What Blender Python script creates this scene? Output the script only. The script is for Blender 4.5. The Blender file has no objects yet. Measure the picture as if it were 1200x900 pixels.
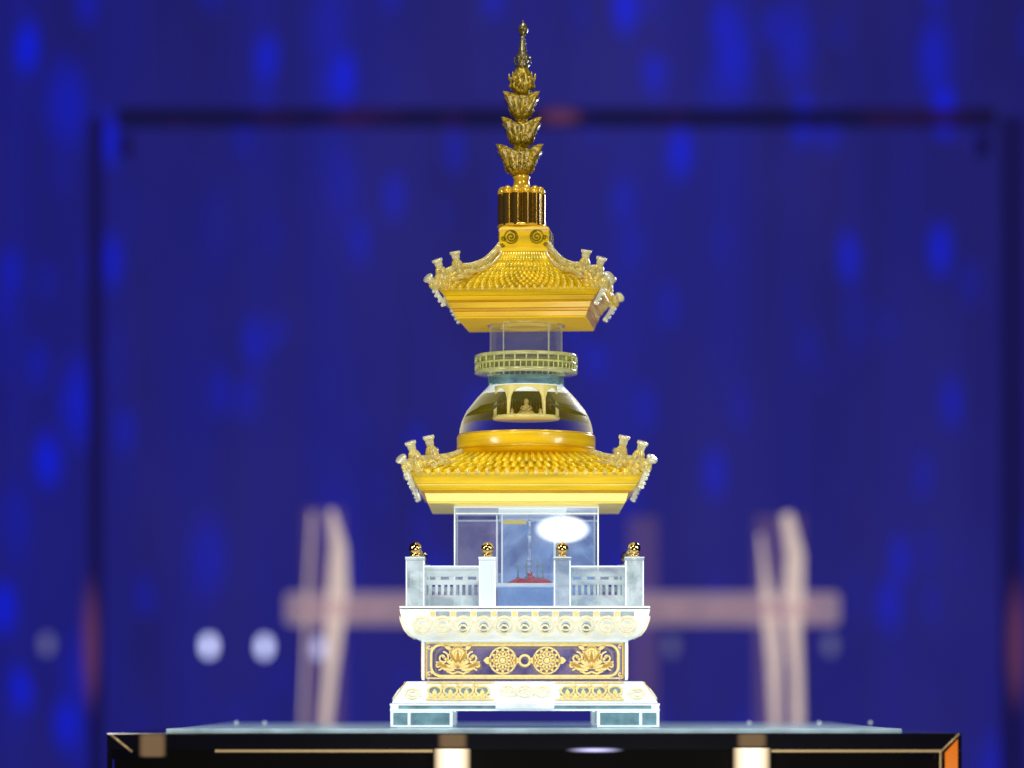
import bpy, math, random
from mathutils import Vector
random.seed(7)
S = bpy.context.scene
COL = S.collection
PI = math.pi
D = 4.0            # camera distance to the stupa axis
CH = 0.038         # camera height above the table top
HY = 817.0         # horizon row (1200x900 photo)
AX = 0.0165        # stupa axis x

def sq(w, y):
    """front-face half width w and row y (photo units, mm at axis) -> half side, height"""
    w = w/1000.0
    a = w*D/(D+w)
    return a, CH+(HY-y)/1000.0*(D-a)/D
def Z(y, d=0.0): return CH+(HY-y)/1000.0*(D+d)/D
def X(x, d=0.0): return (x-600)/1000.0*(D+d)/D

# ------------------------------------------------------------------ materials
def new_mat(name):
    m = bpy.data.materials.new(name); m.use_nodes = True
    return m, m.node_tree.nodes, m.node_tree.links, m.node_tree.nodes['Principled BSDF']
def pmat(name, col, rough=.4, metal=0, trans=0, ior=1.45, emit=None, es=0, coat=0, bump=0, bscale=200, var=0, spec=.5, sss=0, stretch=None):
    m, n, l, b = new_mat(name)
    b.inputs['Base Color'].default_value = (*col, 1)
    b.inputs['Roughness'].default_value = rough
    b.inputs['Metallic'].default_value = metal
    b.inputs['Transmission Weight'].default_value = trans
    b.inputs['IOR'].default_value = ior
    b.inputs['Coat Weight'].default_value = coat
    b.inputs['Coat Roughness'].default_value = .06
    b.inputs['Specular IOR Level'].default_value = spec
    if sss:
        b.inputs['Subsurface Weight'].default_value = sss
        b.inputs['Subsurface Radius'].default_value = (.02, .014, .006)
        b.inputs['Subsurface Scale'].default_value = .5
    if emit:
        b.inputs['Emission Color'].default_value = (*emit, 1)
        b.inputs['Emission Strength'].default_value = es
    tc = n.new('ShaderNodeTexCoord')
    if bump or var:
        nt = n.new('ShaderNodeTexNoise'); nt.inputs['Scale'].default_value = bscale; nt.inputs['Detail'].default_value = 4
        if stretch:
            mp = n.new('ShaderNodeMapping'); mp.inputs['Scale'].default_value = stretch; l.new(tc.outputs['Object'], mp.inputs['Vector']); l.new(mp.outputs[0], nt.inputs['Vector'])
        else: l.new(tc.outputs['Object'], nt.inputs['Vector'])
        if bump:
            bp = n.new('ShaderNodeBump'); bp.inputs['Strength'].default_value = bump; bp.inputs['Distance'].default_value = .002
            l.new(nt.outputs['Fac'], bp.inputs['Height']); l.new(bp.outputs['Normal'], b.inputs['Normal'])
        if var:
            r = n.new('ShaderNodeMapRange'); r.inputs['From Min'].default_value = .3; r.inputs['From Max'].default_value = .7
            r.inputs['To Min'].default_value = 1-var; r.inputs['To Max'].default_value = 1+var*.4
            l.new(nt.outputs['Fac'], r.inputs['Value'])
            vm = n.new('ShaderNodeVectorMath'); vm.operation = 'SCALE'; vm.inputs[0].default_value = col
            l.new(r.outputs['Result'], vm.inputs['Scale']); l.new(vm.outputs['Vector'], b.inputs['Base Color'])
    return m
def thin_glass(name, tint=(.93, .96, 1), refl=1.0, even=False, rough=.02, frost=0.0, frostcol=(.8, .85, .9), glow=0):
    """clear polished pane: transparent body, Fresnel reflections, a little frosting"""
    m, n, l, b = new_mat(name); n.remove(b)
    out = n['Material Output']
    tr = n.new('ShaderNodeBsdfTransparent'); tr.inputs['Color'].default_value = (*tint, 1)
    gl = n.new('ShaderNodeBsdfGlossy'); gl.inputs['Roughness'].default_value = rough
    fr = n.new('ShaderNodeFresnel'); fr.inputs['IOR'].default_value = 1.5
    mx = n.new('ShaderNodeMixShader')
    l.new(fr.outputs[0], mx.inputs[0]); l.new(tr.outputs[0], mx.inputs[1]); l.new(gl.outputs[0], mx.inputs[2])
    last = mx
    if frost:
        df = n.new('ShaderNodeBsdfPrincipled'); df.inputs['Base Color'].default_value = (*frostcol, 1); df.inputs['Roughness'].default_value = .5
        df.inputs['Emission Color'].default_value = (*frostcol, 1); df.inputs['Emission Strength'].default_value = glow
        tc = n.new('ShaderNodeTexCoord'); nt = n.new('ShaderNodeTexNoise'); nt.inputs['Scale'].default_value = 14; nt.inputs['Detail'].default_value = 3
        nt.inputs['Distortion'].default_value = 2.5
        l.new(tc.outputs['Object'], nt.inputs['Vector'])
        mr = n.new('ShaderNodeMapRange'); mr.inputs['From Min'].default_value = .35; mr.inputs['From Max'].default_value = .75
        mr.inputs['To Min'].default_value = frost*(.9 if even else .4); mr.inputs['To Max'].default_value = frost*(1.1 if even else 1.7)
        if even: df.inputs['Specular IOR Level'].default_value = .05
        l.new(nt.outputs['Fac'], mr.inputs['Value'])
        m2 = n.new('ShaderNodeMixShader'); l.new(mr.outputs[0], m2.inputs[0]); l.new(last.outputs[0], m2.inputs[1]); l.new(df.outputs[0], m2.inputs[2])
        last = m2
    l.new(last.outputs[0], out.inputs['Surface'])
    return m
def rim_factor(n, l, power, lo, hi):  # edge brightness of curved glass, put into the shader by facing angle
    lw = n.new('ShaderNodeLayerWeight'); lw.inputs['Blend'].default_value = .5
    p = n.new('ShaderNodeMath'); p.operation = 'POWER'; p.inputs[1].default_value = power; l.new(lw.outputs['Facing'], p.inputs[0])
    r = n.new('ShaderNodeMapRange'); r.inputs['To Min'].default_value = lo; r.inputs['To Max'].default_value = hi; l.new(p.outputs[0], r.inputs['Value'])
    return r.outputs[0]
def emis(name, col, s):
    m, n, l, b = new_mat(name); n.remove(b)
    e = n.new('ShaderNodeEmission'); e.inputs['Color'].default_value = (*col, 1); e.inputs['Strength'].default_value = s
    l.new(e.outputs[0], n['Material Output'].inputs['Surface'])
    return m

M = {}
M['glass'] = pmat('crystal', (.97, .99, 1), .01, trans=1, ior=1.5)
M['pane'] = thin_glass('clear_pane', frost=.05, glow=.05)
M['pane_frost'] = thin_glass('streaked_pane', frost=.42, frostcol=(.42, .62, .95), glow=.22)
M['pane_lav'] = thin_glass('lavender_back_pane', frost=.3, frostcol=(.42, .34, .6), glow=.25)
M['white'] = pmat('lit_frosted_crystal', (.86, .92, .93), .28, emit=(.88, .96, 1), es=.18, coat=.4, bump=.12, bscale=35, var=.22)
M['edge'] = pmat('crystal_edge', (.85, .93, .95), .2, emit=(.85, .95, 1), es=.3, coat=.6)  # gleam of the crystal edges, put in as emission on thin bars
M['rail'] = thin_glass('carved_crystal', (.9, .95, .97), even=False, frost=.72, frostcol=(.44, .52, .55), glow=.30, rough=.1)
M['railpost'] = thin_glass('grey_crystal_post', (.85, .9, .97), frost=.55, frostcol=(.34, .42, .50), glow=.4, rough=.08)
M['waistpane'] = thin_glass('lavender_pane', (.85, .85, .95), frost=.3, frostcol=(.30, .24, .38), glow=.25)
M['slate'] = pmat('blue_grey_hollow', (.22, .32, .38), .3, coat=.4, var=.4, bscale=120)
M['whitepost'] = pmat('white_crystal_post', (.6, .68, .74), .25, emit=(.85, .95, 1), es=.2, coat=.4)
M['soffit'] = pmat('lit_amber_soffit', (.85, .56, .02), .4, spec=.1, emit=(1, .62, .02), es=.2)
M['teal'] = pmat('teal_crystal', (.26, .44, .50), .12, trans=.35, emit=(.3, .55, .65), es=.12, coat=.6, bump=.3, bscale=60, var=.5)
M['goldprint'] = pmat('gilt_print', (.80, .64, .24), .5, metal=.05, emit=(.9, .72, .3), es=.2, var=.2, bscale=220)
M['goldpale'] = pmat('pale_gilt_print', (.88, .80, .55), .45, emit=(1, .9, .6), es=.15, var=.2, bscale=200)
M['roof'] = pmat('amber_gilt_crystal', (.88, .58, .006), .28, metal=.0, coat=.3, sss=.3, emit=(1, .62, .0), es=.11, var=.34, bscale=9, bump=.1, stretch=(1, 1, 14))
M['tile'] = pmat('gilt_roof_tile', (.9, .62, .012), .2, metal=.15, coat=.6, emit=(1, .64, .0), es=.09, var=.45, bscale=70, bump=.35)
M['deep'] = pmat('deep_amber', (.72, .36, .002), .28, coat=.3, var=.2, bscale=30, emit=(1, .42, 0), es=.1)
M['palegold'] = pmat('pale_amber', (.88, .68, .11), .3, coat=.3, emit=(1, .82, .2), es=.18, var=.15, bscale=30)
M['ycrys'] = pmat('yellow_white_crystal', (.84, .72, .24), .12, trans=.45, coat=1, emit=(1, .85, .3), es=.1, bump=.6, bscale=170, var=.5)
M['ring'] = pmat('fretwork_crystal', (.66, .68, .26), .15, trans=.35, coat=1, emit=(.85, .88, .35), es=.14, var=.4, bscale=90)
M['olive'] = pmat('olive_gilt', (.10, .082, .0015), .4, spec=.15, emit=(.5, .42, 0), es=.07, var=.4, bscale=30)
M['spire'] = pmat('spire_gilt', (.58, .40, .018), .2, metal=.4, coat=.7, bump=.9, bscale=260, var=.8)
M['spiretop'] = pmat('smoky_gilt', (.22, .18, .05), .16, metal=.45, coat=.9, bump=.6, bscale=260, var=.5)
M['column'] = pmat('amber_column', (.42, .25, .03), .16, metal=.85, coat=.5)
M['tip'] = pmat('bright_gilt', (.9, .55, .03), .2, metal=.3, coat=.6, emit=(1, .6, .05), es=.06)
M['arch'] = pmat('arcade_gilt', (.78, .68, .2), .25, coat=.5, emit=(1, .9, .35), es=.15, var=.2, bscale=60)
M['knob'] = pmat('polished_gold_knob', (.62, .42, .15), .07, metal=1)
M['red'] = pmat('red_velvet', (.75, .04, .09), .7, var=.4, bscale=150, bump=.6, emit=(.9, .1, .15), es=.15)
M['statue'] = pmat('pale_gold_statue', (.62, .5, .14), .3, metal=.2, var=.3, bscale=200)
M['lamp'] = emis('lamp_reflection', (1, 1, 1), 3.0)
m, n, l, b = new_mat('soft_lamp_reflection'); n.remove(b)  # painted lamp reflection with a soft border
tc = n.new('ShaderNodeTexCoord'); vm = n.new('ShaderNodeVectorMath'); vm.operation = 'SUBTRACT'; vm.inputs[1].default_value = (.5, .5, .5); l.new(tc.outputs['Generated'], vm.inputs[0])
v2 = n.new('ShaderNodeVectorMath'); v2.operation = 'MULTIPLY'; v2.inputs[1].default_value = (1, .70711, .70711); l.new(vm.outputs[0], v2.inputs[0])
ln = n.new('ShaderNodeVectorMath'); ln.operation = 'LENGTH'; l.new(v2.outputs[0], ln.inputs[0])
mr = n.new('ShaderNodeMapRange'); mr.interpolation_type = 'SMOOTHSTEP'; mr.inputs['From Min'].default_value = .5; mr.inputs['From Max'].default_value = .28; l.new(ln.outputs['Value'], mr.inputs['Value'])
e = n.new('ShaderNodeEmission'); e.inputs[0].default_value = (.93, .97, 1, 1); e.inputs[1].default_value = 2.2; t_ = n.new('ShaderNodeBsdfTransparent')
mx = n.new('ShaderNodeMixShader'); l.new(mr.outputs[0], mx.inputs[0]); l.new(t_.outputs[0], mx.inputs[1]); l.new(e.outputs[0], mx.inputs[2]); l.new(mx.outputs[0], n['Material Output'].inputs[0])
M['lamp'] = m  # lamp reflection in the chamber
M['black'] = pmat('black_lacquer', (.004, .004, .005), .12, coat=.3, var=.3, bscale=12)
M['inner'] = pmat('dark_interior', (.002, .0017, .0015), .6, spec=.1, var=.4, bscale=8)
def soft_glow(name, col, strength, lo=.36):
    m, n, l, b = new_mat(name); n.remove(b)
    tc = n.new('ShaderNodeTexCoord'); vm = n.new('ShaderNodeVectorMath'); vm.operation = 'SUBTRACT'; vm.inputs[1].default_value = (.5, .5, .5); l.new(tc.outputs['Generated'], vm.inputs[0])
    ab = n.new('ShaderNodeVectorMath'); ab.operation = 'ABSOLUTE'; l.new(vm.outputs[0], ab.inputs[0])
    sp = n.new('ShaderNodeSeparateXYZ'); l.new(ab.outputs[0], sp.inputs[0])
    a = n.new('ShaderNodeMapRange'); a.interpolation_type = 'SMOOTHSTEP'; a.inputs['From Min'].default_value = .5; a.inputs['From Max'].default_value = lo-.1; l.new(sp.outputs['X'], a.inputs['Value'])
    c = n.new('ShaderNodeMapRange'); c.interpolation_type = 'SMOOTHSTEP'; c.inputs['From Min'].default_value = .5; c.inputs['From Max'].default_value = lo; l.new(sp.outputs['Z'], c.inputs['Value'])
    p = n.new('ShaderNodeMath'); p.operation = 'MULTIPLY'; l.new(a.outputs[0], p.inputs[0]); l.new(c.outputs[0], p.inputs[1])
    e = n.new('ShaderNodeEmission'); e.inputs[0].default_value = (*col, 1); e.inputs[1].default_value = strength; t_ = n.new('ShaderNodeBsdfTransparent')
    mx = n.new('ShaderNodeMixShader'); l.new(p.outputs[0], mx.inputs[0]); l.new(t_.outputs[0], mx.inputs[1]); l.new(e.outputs[0], mx.inputs[2]); l.new(mx.outputs[0], n['Material Output'].inputs[0])
    return m
M['brass'] = pmat('brass_strip', (.45, .33, .17), .35, metal=.6, emit=(.6, .42, .2), es=.18)
M['tan'] = soft_glow('tan_front_reflection', (.24, .15, .08), .8, .3)
M['tube'] = emis('warm_reflection', (1, .93, .78), 1.6)
m, n, l, b = new_mat('soft_warm_reflection'); n.remove(b)  # cream reflection on the table front, painted as emission
tc = n.new('ShaderNodeTexCoord'); sp = n.new('ShaderNodeSeparateXYZ'); l.new(tc.outputs['Generated'], sp.inputs[0])
cr = n.new('ShaderNodeValToRGB'); l.new(sp.outputs['X'], cr.inputs[0]); els = cr.color_ramp.elements
els[0].position = 0; els[0].color = (.06, .04, .02, 1); els[1].position = 1; els[1].color = (.06, .04, .02, 1)
for p_, c_ in ((.14, (1.1, .85, .55, 1)), (.3, (1.5, 1.35, 1.05, 1)), (.7, (1.5, 1.35, 1.05, 1)), (.86, (1.1, .85, .55, 1))):
    q_ = els.new(p_); q_.color = c_
e = n.new('ShaderNodeEmission'); l.new(cr.outputs[0], e.inputs[0]); l.new(e.outputs[0], n['Material Output'].inputs[0])
M['tube'] = m  # cream reflection on the table front
M['cool'] = soft_glow('cool_ellipse', (.62, .60, 1), 1.3, .1)
M['orange'] = None
M['plate'] = pmat('frosted_table_glass', (.5, .66, .72), .35, coat=.5, var=.45, bscale=26, bump=.2, emit=(.45, .75, .85), es=.16)  # stupa glow scattered on the glass, put into colour and emission
M['frame'] = pmat('dark_case_frame', (.002, .002, .01), .6, spec=.05, emit=(.008, .006, .07), es=1)
M['post'] = pmat('cream_post', (.42, .34, .36), .5, emit=(.45, .33, .38), es=.36)
M['postlight'] = pmat('pale_cream_strip', (.7, .6, .55), .5, emit=(.75, .6, .52), es=.45)
M['floor'] = pmat('floor_dark', (.02, .02, .05), .4, var=.3, bscale=3)

# orange emissive panel on the table front, brighter toward the bottom
m, n, l, b = new_mat('orange_emissive'); n.remove(b)
tc = n.new('ShaderNodeTexCoord'); sp = n.new('ShaderNodeSeparateXYZ'); l.new(tc.outputs['Generated'], sp.inputs[0])
cr = n.new('ShaderNodeValToRGB'); l.new(sp.outputs['Z'], cr.inputs[0])
cr.color_ramp.elements[0].position = .45; cr.color_ramp.elements[0].color = (1, .62, .2, 1)
cr.color_ramp.elements[1].position = 1; cr.color_ramp.elements[1].color = (.75, .16, .01, 1)
e = n.new('ShaderNodeEmission'); e.inputs['Strength'].default_value = 1; l.new(cr.outputs[0], e.inputs[0]); l.new(e.outputs[0], n['Material Output'].inputs[0])
M['orange'] = m

# ------------------------------------------------------------------ mesh builder
class MB:
    def __init__(s): s.v = []; s.f = []; s.sm = []
    def add(s, vs, fs, smooth=False):
        o = len(s.v); s.v += [tuple(p) for p in vs]; s.f += [tuple(i+o for i in f) for f in fs]; s.sm += [smooth]*len(fs)
    def box(s, x0, x1, y0, y1, z0, z1):
        s.add([(x0,y0,z0),(x1,y0,z0),(x1,y1,z0),(x0,y1,z0),(x0,y0,z1),(x1,y0,z1),(x1,y1,z1),(x0,y1,z1)],
              [(0,3,2,1),(4,5,6,7),(0,1,5,4),(1,2,6,5),(2,3,7,6),(3,0,4,7)])
    def loft(s, prof, cx=0, cap=True, smooth=False):
        """stack of square sections (half side, z)"""
        vs = []; fs = []
        for a, z in prof: vs += [(cx-a,-a,z),(cx+a,-a,z),(cx+a,a,z),(cx-a,a,z)]
        for i in range(len(prof)-1):
            for k in range(4):
                q = (k+1) % 4; fs.append((4*i+k, 4*i+q, 4*i+4+q, 4*i+4+k))
        if cap:
            fs.append((3,2,1,0)); t = 4*(len(prof)-1); fs.append((t,t+1,t+2,t+3))
        s.add(vs, fs, smooth)
    def lathe(s, prof, c=(0,0), n=48, a0=0, a1=2*PI, rf=None, zf=None, smooth=True, cap=False):
        full = abs(a1-a0-2*PI) < 1e-6
        m = n if full else n+1
        vs = []; fs = []
        for j, (r, z) in enumerate(prof):
            for i in range(m):
                t = a0+(a1-a0)*i/n
                rr = r*(rf(t, j) if rf else 1); zz = z+(zf(t, j) if zf else 0)
                vs.append((c[0]+rr*math.cos(t), c[1]+rr*math.sin(t), zz))
        for j in range(len(prof)-1):
            for i in range(n):
                k = (i+1) % m
                fs.append((j*m+i, j*m+k, (j+1)*m+k, (j+1)*m+i))
        if cap and full:
            fs.append(tuple(reversed(range(m)))); t = (len(prof)-1)*m; fs.append(tuple(range(t, t+m)))
        s.add(vs, fs, smooth)
    def tube(s, pts, r, n=8, cap=True, smooth=True):
        pts = [Vector(p) for p in pts]
        rs = r if isinstance(r, (list, tuple)) else [r]*len(pts)
        vs = []; fs = []
        t0 = (pts[1]-pts[0]).normalized()
        up = Vector((0,0,1)) if abs(t0.z) < .9 else Vector((1,0,0))
        u = t0.cross(up).normalized()
        for i, p in enumerate(pts):
            t = (pts[min(i+1, len(pts)-1)]-pts[max(i-1, 0)])
            if t.length < 1e-9: t = t0
            t.normalize(); u = (u-t*u.dot(t)).normalized(); w = t.cross(u)
            for k in range(n):
                a = 2*PI*k/n
                vs.append(p+(u*math.cos(a)+w*math.sin(a))*rs[i])
        for i in range(len(pts)-1):
            for k in range(n):
                q = (k+1) % n; fs.append((i*n+k, i*n+q, (i+1)*n+q, (i+1)*n+k))
        if cap:
            fs.append(tuple(reversed(range(n)))); t = (len(pts)-1)*n; fs.append(tuple(range(t, t+n)))
        s.add(vs, fs, smooth)
    def ball(s, c, r, n=12, sz=1.0):
        k = n//2
        s.lathe([(max(r*math.sin(PI*i/k), 1e-5), c[2]-r*sz*math.cos(PI*i/k)) for i in range(k+1)], (c[0], c[1]), n)
    def build(s, name, mat, parent=None, bevel=0, seg=2):
        me = bpy.data.meshes.new(name); me.from_pydata(s.v, [], s.f)
        me.polygons.foreach_set('use_smooth', s.sm); me.update()
        me.materials.append(M[mat] if isinstance(mat, str) else mat)
        o = bpy.data.objects.new(name, me); COL.objects.link(o)
        if parent: o.parent = parent
        if bevel:
            b = o.modifiers.new('bevel', 'BEVEL'); b.width = bevel; b.segments = seg; b.limit_method = 'ANGLE'
        return o
def tag(o, label=None, cat=None, group=None, kind=None):
    for k, v in (('label', label), ('category', cat), ('group', group), ('kind', kind)):
        if v: o[k] = v
    return o
def thing(name, loc, label, cat, group=None):
    o = bpy.data.objects.new(name, None); COL.objects.link(o); o.location = loc; o.empty_display_size = .05
    return tag(o, label, cat, group)

stupa = thing('crystal_stupa', (AX, 0, 0), 'tall gilded crystal stupa with two roofs, dome and spire on the black table', 'stupa')
T = stupa

# ------------------------------------------------------------------ 2-D ribbon ornament helper
class Orn:
    """strokes drawn in a (u, v) plane in mm, turned into thin raised ribbons by a mapping function"""
    def __init__(s, mapf, h=.0012): s.mb = MB(); s.map = mapf; s.h = h
    def stroke(s, pts, w=1.6, closed=False):
        n = len(pts)
        L = []; R = []
        for i, p in enumerate(pts):
            a = pts[(i-1) % n] if (closed or i > 0) else p
            b = pts[(i+1) % n] if (closed or i < n-1) else p
            dx, dy = b[0]-a[0], b[1]-a[1]; q = math.hypot(dx, dy) or 1
            ww = w[i] if isinstance(w, list) else w
            L.append((p[0]-dy/q*ww/2, p[1]+dx/q*ww/2)); R.append((p[0]+dy/q*ww/2, p[1]-dx/q*ww/2))
        vs = []
        for a, b in zip(L, R):
            vs += [s.map(*a, 0), s.map(*b, 0), s.map(*b, s.h), s.map(*a, s.h)]
        fs = []
        for i in range(n if closed else n-1):
            j = (i+1) % n
            for k in range(4):
                q = (k+1) % 4; fs.append((4*i+k, 4*j+k, 4*j+q, 4*i+q))
        s.mb.add(vs, fs)
    def ring(s, u, v, rx, ry=None, w=1.6, n=24): 
        ry = ry or rx; s.stroke([(u+rx*math.cos(2*PI*i/n), v+ry*math.sin(2*PI*i/n)) for i in range(n)], w, True)
    def spiral(s, u, v, r, turns=1.6, a0=0, sgn=1, w=1.4, n=26):
        s.stroke([(u+r*(1-.85*i/n)*math.cos(a0+sgn*turns*2*PI*i/n), v+r*(1-.85*i/n)*math.sin(a0+sgn*turns*2*PI*i/n)) for i in range(n+1)], w)
    def leaf(s, u, v, l, a, w=5, n=8):
        s.stroke([(u+l*i/n*math.cos(a), v+l*i/n*math.sin(a)) for i in range(n+1)], [max(w*math.sin(PI*(.08+.92*i/n)), .3) for i in range(n+1)])
    def disc(s, u, v, r, n=14): s.stroke([(u-r+2*r*i/n, v) for i in range(n+1)], [2*math.sqrt(max(r*r-(r-2*r*i/n)**2, .01)) for i in range(n+1)])
    def rrect(s, u0, u1, v0, v1, r, w):
        p = []
        for cx, cy, a in ((u1-r, v1-r, 0), (u0+r, v1-r, 90), (u0+r, v0+r, 180), (u1-r, v0+r, 270)):
            for k in range(6): t = math.radians(a+18*k); p.append((cx+r*math.cos(t), cy+r*math.sin(t)))
        s.stroke(p, w, True)

def face_map(a, rot, z0, cx=0, off=.0012):
    """vertical face of a square block with half side a; u across, v up from z0 (mm)"""
    c, s_ = math.cos(rot), math.sin(rot)
    def f(u, v, h):
        x, y = u/1000, -(a+off+h); return (cx+x*c-y*s_, x*s_+y*c, z0+v/1000)
    return f

# ------------------------------------------------------------------ feet, base slab, sloped step
BX = -.002
aS, zS1 = sq(157, 824.5); _, zS0 = sq(157, 833)
for sx in (-1, 1):
    for sy in (-1, 1):
        mb = MB(); w = .068
        x0, x1 = sorted((BX+sx*(aS-.001), BX+sx*(aS-w))); y0, y1 = sorted((sy*(aS-.001), sy*(aS-w)))
        mb.box(x0, x1, y0, y1, .0065, zS0-.0022)
        ft = mb.build('foot', 'teal', T, .001)
        e = MB()
        t = .0016
        for xx in (x0, x1, x0+(x1-x0)*.5+sx*.014):
            for yy in (y0, y1): e.box(xx-t, xx+t, yy-t, yy+t, .0065, zS0-.0005)
        e.box(x0-t, x1+t, y0-t, y1+t, .0045, .0063); e.box(x0-t, x1+t, y0-t, y1+t, zS0-.0022, zS0-.0004)
        e.build('foot_edge', 'edge', ft)
mb = MB(); mb.loft([(aS, zS0), (aS, zS1)], BX)
slab = mb.build('base_slab', 'teal', T)
e = MB()
t = .0011
for zz in (zS0+.001, zS1-.001):
    for sgn in (-1, 1):
        e.box(BX-aS-t, BX+aS+t, sgn*aS-t, sgn*aS+t, zz-t, zz+t)
        e.box(BX+sgn*aS-t, BX+sgn*aS+t, -aS+t*1.1, aS-t*1.1, zz-t, zz+t)
for sx in (-1, 1):
    for sy in (-1, 1):
        e.box(BX+sx*(aS-.004)-.0045, BX+sx*(aS-.004)+.0045, sy*aS-.0014, sy*aS+.0014, zS0+.002, zS1-.002)
e.build('slab_edge', 'edge', slab)
aT, zT = sq(138, 798.5)
mb = MB(); mb.loft([(aS-.0012, zS1+.0006), (aS-.0016, zS1+.0022), (aT+.001, zT-.0014), (aT, zT)], BX)
step = mb.build('sloped_step', 'white', T)
# projecting stair tongue in the middle of the front
mb = MB(); mb.box(BX-.033, BX+.033, -aS-.005, -aS-.0004, zS0+.0022, zS1+.001)
st = mb.build('stair_tongue', 'white', T, .001)
def slope_map(rot):
    c, s_ = math.cos(rot), math.sin(rot)
    L = math.hypot(aS-aT, zT-zS1)
    def f(u, v, h):
        k = v/1000/L; y = -(aS+(aT-aS)*k)-.001-h; x = u/1000; z = zS1+.001+(zT-zS1)*k+h*.6
        return (BX+x*c-y*s_, x*s_+y*c, z)
    return f, L*1000
for r in range(4):
    f, L = slope_map(r*PI/2)
    for sg in (-1, 1):
        o = Orn(f, .0004); o.stroke([(sg*(40+4*q), L*.5) for q in range(18)], [9+3*math.sin(q*1.7) for q in range(18)]); o.mb.build('scroll_ground', 'slate', step)
    for sg in (-1, 1):
        o = Orn(f)
        for k in range(4):
            u = sg*(48+k*18)
            o.ring(u, L*.52, 7.5, 6.2, 2.2); o.leaf(u, L*.3, 9, PI/2, 5)
            o.stroke([(u-8, L*.18), (u-4, L*.32), (u, L*.2), (u+4, L*.32), (u+8, L*.18)], 1.8)
            if k < 3:
                o.spiral(u+sg*9, L*.72, 4.5, 1.3, PI/2, sg, 1.5); o.leaf(u+sg*9, L*.2, 7, PI/2, 4)
        o.stroke([(sg*34, L*.9), (sg*112, L*.9)], 1.6); o.stroke([(sg*34, L*.13), (sg*112, L*.13)], 1.4)
        o.mb.build('gilt_scroll', 'goldprint', step)
    o = Orn(f)
    for k in range(-1, 2):
        o.ring(k*20, L*.5, 9, 7, 1.8); o.spiral(k*20, L*.5, 5, 1.2, 0, 1, 1.3)
    o.mb.build('pale_scroll', 'goldpale', step)
    for sg in (-1, 1):
        o = Orn(f); o.ring(sg*127, L*.4, 9, 6.5, 1.8); o.ring(sg*127, L*.4, 5, 3.5, 1.2); o.mb.build('corner_rosette', 'goldpale', step)

# ------------------------------------------------------------------ waist block with gilt panels
aW, zW0 = sq(119, 797); _, zW1 = sq(119, 751)
mb = MB(); mb.loft([(aW, zW0-.001), (aW, zW1)], BX)
waist = mb.build('waist_block', 'waistpane', T)
e = MB(); t = .0015
for sx in (-1, 1):
    for sy in (-1, 1): e.box(BX+sx*aW-t, BX+sx*aW+t, sy*aW-t, sy*aW+t, zW0, zW1-.002)
e.box(BX-aW-.002, BX+aW+.002, -aW-.002, aW+.002, zW1-.0016, zW1+.0006)
e.build('waist_edge_gleam', 'edge', waist)
Wmm = aW*1000; Hmm = (zW1-zW0)*1000
for r in range(4):
    o = Orn(face_map(aW, r*PI/2, zW0, BX)); c = Hmm/2
    o.rrect(-Wmm+3, Wmm-3, 2.2, Hmm-2.2, 3, 1.6)
    o.rrect(-Wmm+9, Wmm-9, 4.6, Hmm-4.6, 11, 2.8)
    for sg in (-1, 1):
        for sv in (-1, 1): o.spiral(sg*(Wmm-7), c+sv*(c-7), 3.2, 1, 0, sg*sv, 1.3)
        o.stroke([(sg*(Wmm-3.5), 3), (sg*(Wmm-3.5), Hmm-3)], 2.2)
    o.ring(0, c, 6, 6, 2.6)
    for sg in (-1, 1):
        u = sg*25
        o.stroke([(sg*6.5, c), (sg*9, c), (sg*13, c)], [5, 7, 11])
        for rr in (15, 10, 5): o.ring(u, c, rr, rr, 1.9)
        for k in range(12):
            a = 2*PI*k/12
            o.leaf(u+5*math.cos(a), c+5*math.sin(a), 11, a, 3.4)
        o.leaf(u+sg*13, c, 9, 0 if sg > 0 else PI, 8); o.disc(u, c, 3.2)
        # bouquet
        u = sg*76
        o.disc(u, c+7, 4.5); o.ring(u, c+7, 8.5, 8, 1.8)
        for k in range(10):
            a = 2*PI*k/10; o.leaf(u+3.5*math.cos(a), c+7+3.5*math.sin(a), 7.5, a, 4.6)
        for k in range(7):
            a = PI*(.06+.88*k/6); o.leaf(u, c-9, 21+5*abs(math.cos(a)), a*.75+PI*.125 if 0 else a, 4.2)
        for s2 in (-1, 1):
            o.spiral(u+s2*17, c+3, 7, 1.4, PI/2, s2, 1.9); o.spiral(u+s2*22, c-6, 5, 1.2, -PI/2, -s2, 1.8)
            o.leaf(u+s2*12, c-8, 15, PI/2-s2*1.1, 5.5); o.leaf(u+s2*8, c+12, 10, PI/2-s2*.9, 4.5); o.leaf(u+s2*4, c-11, 15, PI/2-s2*1.45, 4.5)
            o.stroke([(u, c-13), (u+s2*6, c-15), (u+s2*13, c-12)], 2.2)
    o.mb.build('gilt_panel', 'goldprint', waist)

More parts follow.
